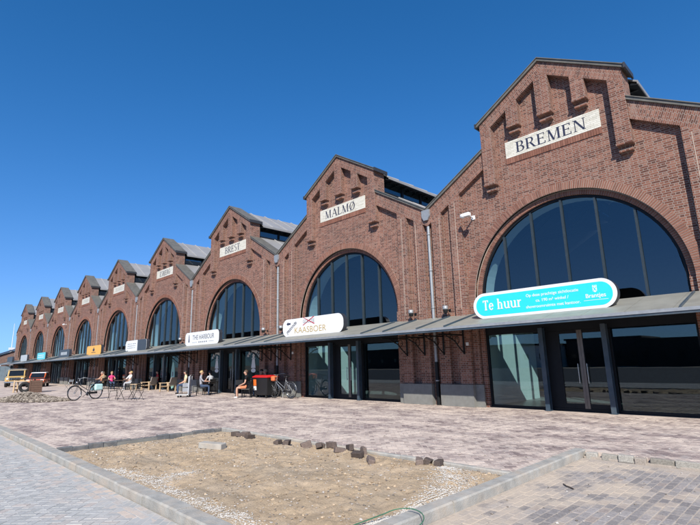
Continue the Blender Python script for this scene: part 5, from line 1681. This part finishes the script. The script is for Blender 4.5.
oc = empty('hatchback', (-52.8, -3.6, 0), math.radians(-20), 'orange red hatchback with a white roof parked beside the tan car', 'car')
side = arch_profile([(-1.85, .35), (1.85, .32), (1.90, .62), (1.0, .88), (-1.80, .95)], (-1.18, 1.22), .36, .33)
MB().prism(side, -.80, .80).obj('body', M['orange_paint'], oc, bevel=.05)
MB().prism([(-1.78, .94), (.98, .87), (.25, 1.36), (-1.35, 1.38)], -.70, .70).obj('cabin', M['orange_paint'], oc, bevel=.06)
MB().prism([(-1.42, 1.382), (.24, 1.365), (.14, 1.43), (-1.30, 1.45)], -.66, .66).obj('roof', M['white'], oc, bevel=.03)
b = MB(); b.face([(.95, -.60, .93), (.95, .60, .93), (.31, .56, 1.34), (.31, -.56, 1.34)]); b.obj('windscreen', M['car_glass'], oc, loc=(.03, 0, .02))
b = MB(); b.face([(-1.78, .60, 1.0), (-1.78, -.60, 1.0), (-1.44, -.56, 1.33), (-1.44, .56, 1.33)]); b.obj('rear_window', M['car_glass'], oc, loc=(-.03, 0, .02))
for s_ in (-1, 1):
    b = MB(); q = [(-1.5, s_*.708, .98), (.70, s_*.708, .95), (.18, s_*.708, 1.32), (-1.28, s_*.708, 1.34)]; b.face(q if s_ < 0 else q[::-1]); b.obj('side_window', M['car_glass'], oc)
    MB().box(1.86, 1.905, s_*.60-.14, s_*.60+.14, .60, .74).obj('headlight', M['lamp_lens'], oc, bevel=.01)
    for x in (-1.18, 1.22): wheel(oc, x, s_*.70, .31, .2)
MB().box(1.84, 1.95, -.76, .76, .34, .50).obj('bumper', M['black'], oc, bevel=.02)

# ------------------------------------------------------------------ workbench, tyre and crate
wb = empty('workbench', (-39.0, -6.9, 0), math.radians(62), 'dark-topped workbench on a pale wooden frame beyond the stone heap', 'workbench')
MB().box(-1.1, 1.1, -.45, .45, .98, 1.06).obj('bench_top', M['black'], wb)
for sx in (-.95, .2):
    MB().box(sx-.05, sx+.05, -.40, -.31, 0, .978).obj('leg', WOOD, wb); MB().box(sx-.05, sx+.05, .31, .40, 0, .978).obj('leg', WOOD, wb)
    MB().box(sx-.045, sx+.045, -.308, .308, .15, .25).obj('rail', WOOD, wb)
MB().box(-.9, .15, -.395, -.315, .80, .90).obj('rail', WOOD, wb)
tag(MB().path([(.30*math.cos(k*math.pi/12), 0, .41+.30*math.sin(k*math.pi/12)) for k in range(24)], .11, 10, closed=True).obj('tyre', M['rubber'], loc=(-38.3, -7.35, .0), rot=(0, 0, math.radians(70))), 'black tyre standing upright against the workbench', 'tyre')
cr = empty('wooden_crate', (-37.7, -6.75, 0), math.radians(78), 'red brown crate under the right end of the workbench', 'crate')
MB().box(-.40, .40, -.36, .36, .02, .90).obj('box', BROWN, cr)
for k in range(5): MB().box(-.42, .42, -.385, -.362, .03+k*.175, .03+k*.175+.16).obj('board', BROWN, cr)
for s_ in (-1, 1): MB().box(s_*.37-.04, s_*.37+.04, -.405, -.386, 0, .92).obj('batten', BROWN, cr)

# ------------------------------------------------------------------ beyond the far end
hs = empty('brick_house', (-118, 5.6, 0), math.radians(0), 'brick house with dark pitched roof beyond the far end of the halls', 'house')
MB().prism([(-6, 0), (6, 0), (6, 4.0), (0, 6.2), (-6, 4.0)], -3.4, 3.4, axis='x').obj('wall', M['brick'], hs)
for s_ in (-1, 1):
    bb = MB(); bb.prism([(0, 6.45), (s_*6.4, 4.02), (s_*6.4, 4.2), (0, 6.62)], -3.7, 3.7, axis='x'); bb.obj('roof', M['dark_sign'], hs)
for y in (-4.2, -1.6, 1.4):
    wn_ = MB().box(3.402, 3.44, y-.55, y+.55, 1.4, 2.9).obj('window', M['white'], hs); MB().box(3.442, 3.45, y-.45, y+.45, 1.5, 2.8).obj('pane', M['car_glass'], wn_)
MB().box(-.4, .4, 1.5, 2.2, 5.6, 7.2).obj('chimney', M['brick'], hs)
wh_ = empty('white_house', (-112, -4.2, 0), 0, 'low white-walled house with dark roof at the left edge', 'house')
MB().box(-4, 4, -3.2, 3.2, 0, 2.9).obj('wall', M['white'], wh_)
for s_ in (-1, 1):
    bb = MB(); bb.prism([(0, 4.9), (s_*3.7, 2.86), (s_*3.7, 3.05), (0, 5.1)], -4.3, 4.3, axis='x'); bb.obj('roof', M['dark_sign'], wh_)
for y in (-1.7, .1, 1.9):
    wn_ = MB().box(4.002, 4.04, y-.5, y+.5, 1.0, 2.3).obj('window', M['dark_frame'], wh_); MB().box(4.042, 4.05, y-.42, y+.42, 1.08, 2.2).obj('pane', M['car_glass'], wh_)
ms = empty('white_mast', (-124, 4.9, 0), 0, 'slender white mast above the far house roof', 'mast')
MB().tube((0, 0, 0), (0, 0, 6.8), .35, 10, .30).obj('column', M['white'], ms); MB().tube((0, 0, 6.8), (0, 0, 12.2), .09, 8, .04).obj('spire', M['white'], ms); MB().box(-.4, .4, -.5, .5, 6.3, 6.8).obj('platform', M['white'], ms)
fn = empty('hoarding', (-97, -3.2, 0), 0, 'blue grey panelled hoarding at the far left of the plaza', 'fence')
M['hoard'] = plain('hoarding_sheet', (0.16, 0.21, 0.24), 0.6, var=0.15, scale=2)
for k in range(14): MB().box(-.03, .03, -6+k*.72, -6+k*.72+.69, .05, 2.5+.02*(k % 3)).obj('panel', M['hoard'], fn)
for k in range(8): MB().box(-.12, -.04, -6.05+k*1.44, -5.97+k*1.44, 0, 2.4).obj('post', M['grey_metal'], fn)

# across the road behind the viewer; the shop windows mirror it
M['far_brick'] = plain('far_brick', (0.07, 0.05, 0.042), 0.9, var=0.2, scale=.4)
M['far_dark'] = plain('far_dark', (0.02, 0.02, 0.02), 0.8)
def far_block(x0, x1, y, d, h_, mat, label, wins, roofm=None, wm=None):
    r = empty('low_building', ((x0+x1)/2, y, -.1), 0, label, 'building', 'low buildings across the road')
    w = (x1-x0)/2
    MB().box(-w, w, -d, 0, -.2, h_).obj('wall', mat, r)
    MB().box(-w-.3, w+.3, -d-.3, .3, h_+.003, h_+.35).obj('roof', roofm or M['far_dark'], r)
    for k in range(wins):
        x = -w+(k+.5)*2*w/wins
        f = MB().box(x-.5, x+.5, .003, .05, 1.4, 2.6).obj('window', M['dark_frame'], r); MB().box(x-.42, x+.42, .052, .06, 1.5, 2.5).obj('pane', wm or M['car_glass'], f)
    return r
far_block(-58, -42, -84, 16, 4.6, M['far_brick'], 'dark brick building mirrored left of the white one', 5)
far_block(-41, -34.5, -80, 12, 4.3, M['white'], 'white flat-roofed building mirrored in the left shop pane', 2)
far_block(-34, -20, -88, 14, 5.2, M['far_brick'], 'dark brick building mirrored right of the white one', 5)
far_block(-19.5, -8.5, -82, 12, 4.4, M['far_dark'], 'long black shed mirrored in the right shop pane', 4)
far_block(-8, 4, -86, 14, 5.0, M['far_dark'], 'dark grey shed mirrored in the door panes', 3)
far_block(5, 13, -74, 12, 3.6, M['far_brick'], 'low brown shed behind the viewer', 2)
far_block(13.5, 27, -90, 14, 5.8, M['far_dark'], 'dark grey warehouse behind the viewer', 4)
far_block(28, 70, -78, 16, 6.0, M['far_brick'], 'brown warehouse behind the viewer at the right', 10)
far_block(-140, -59, -88, 20, 4.9, M['far_dark'], 'long dark warehouse mirrored in the far halls', 16)
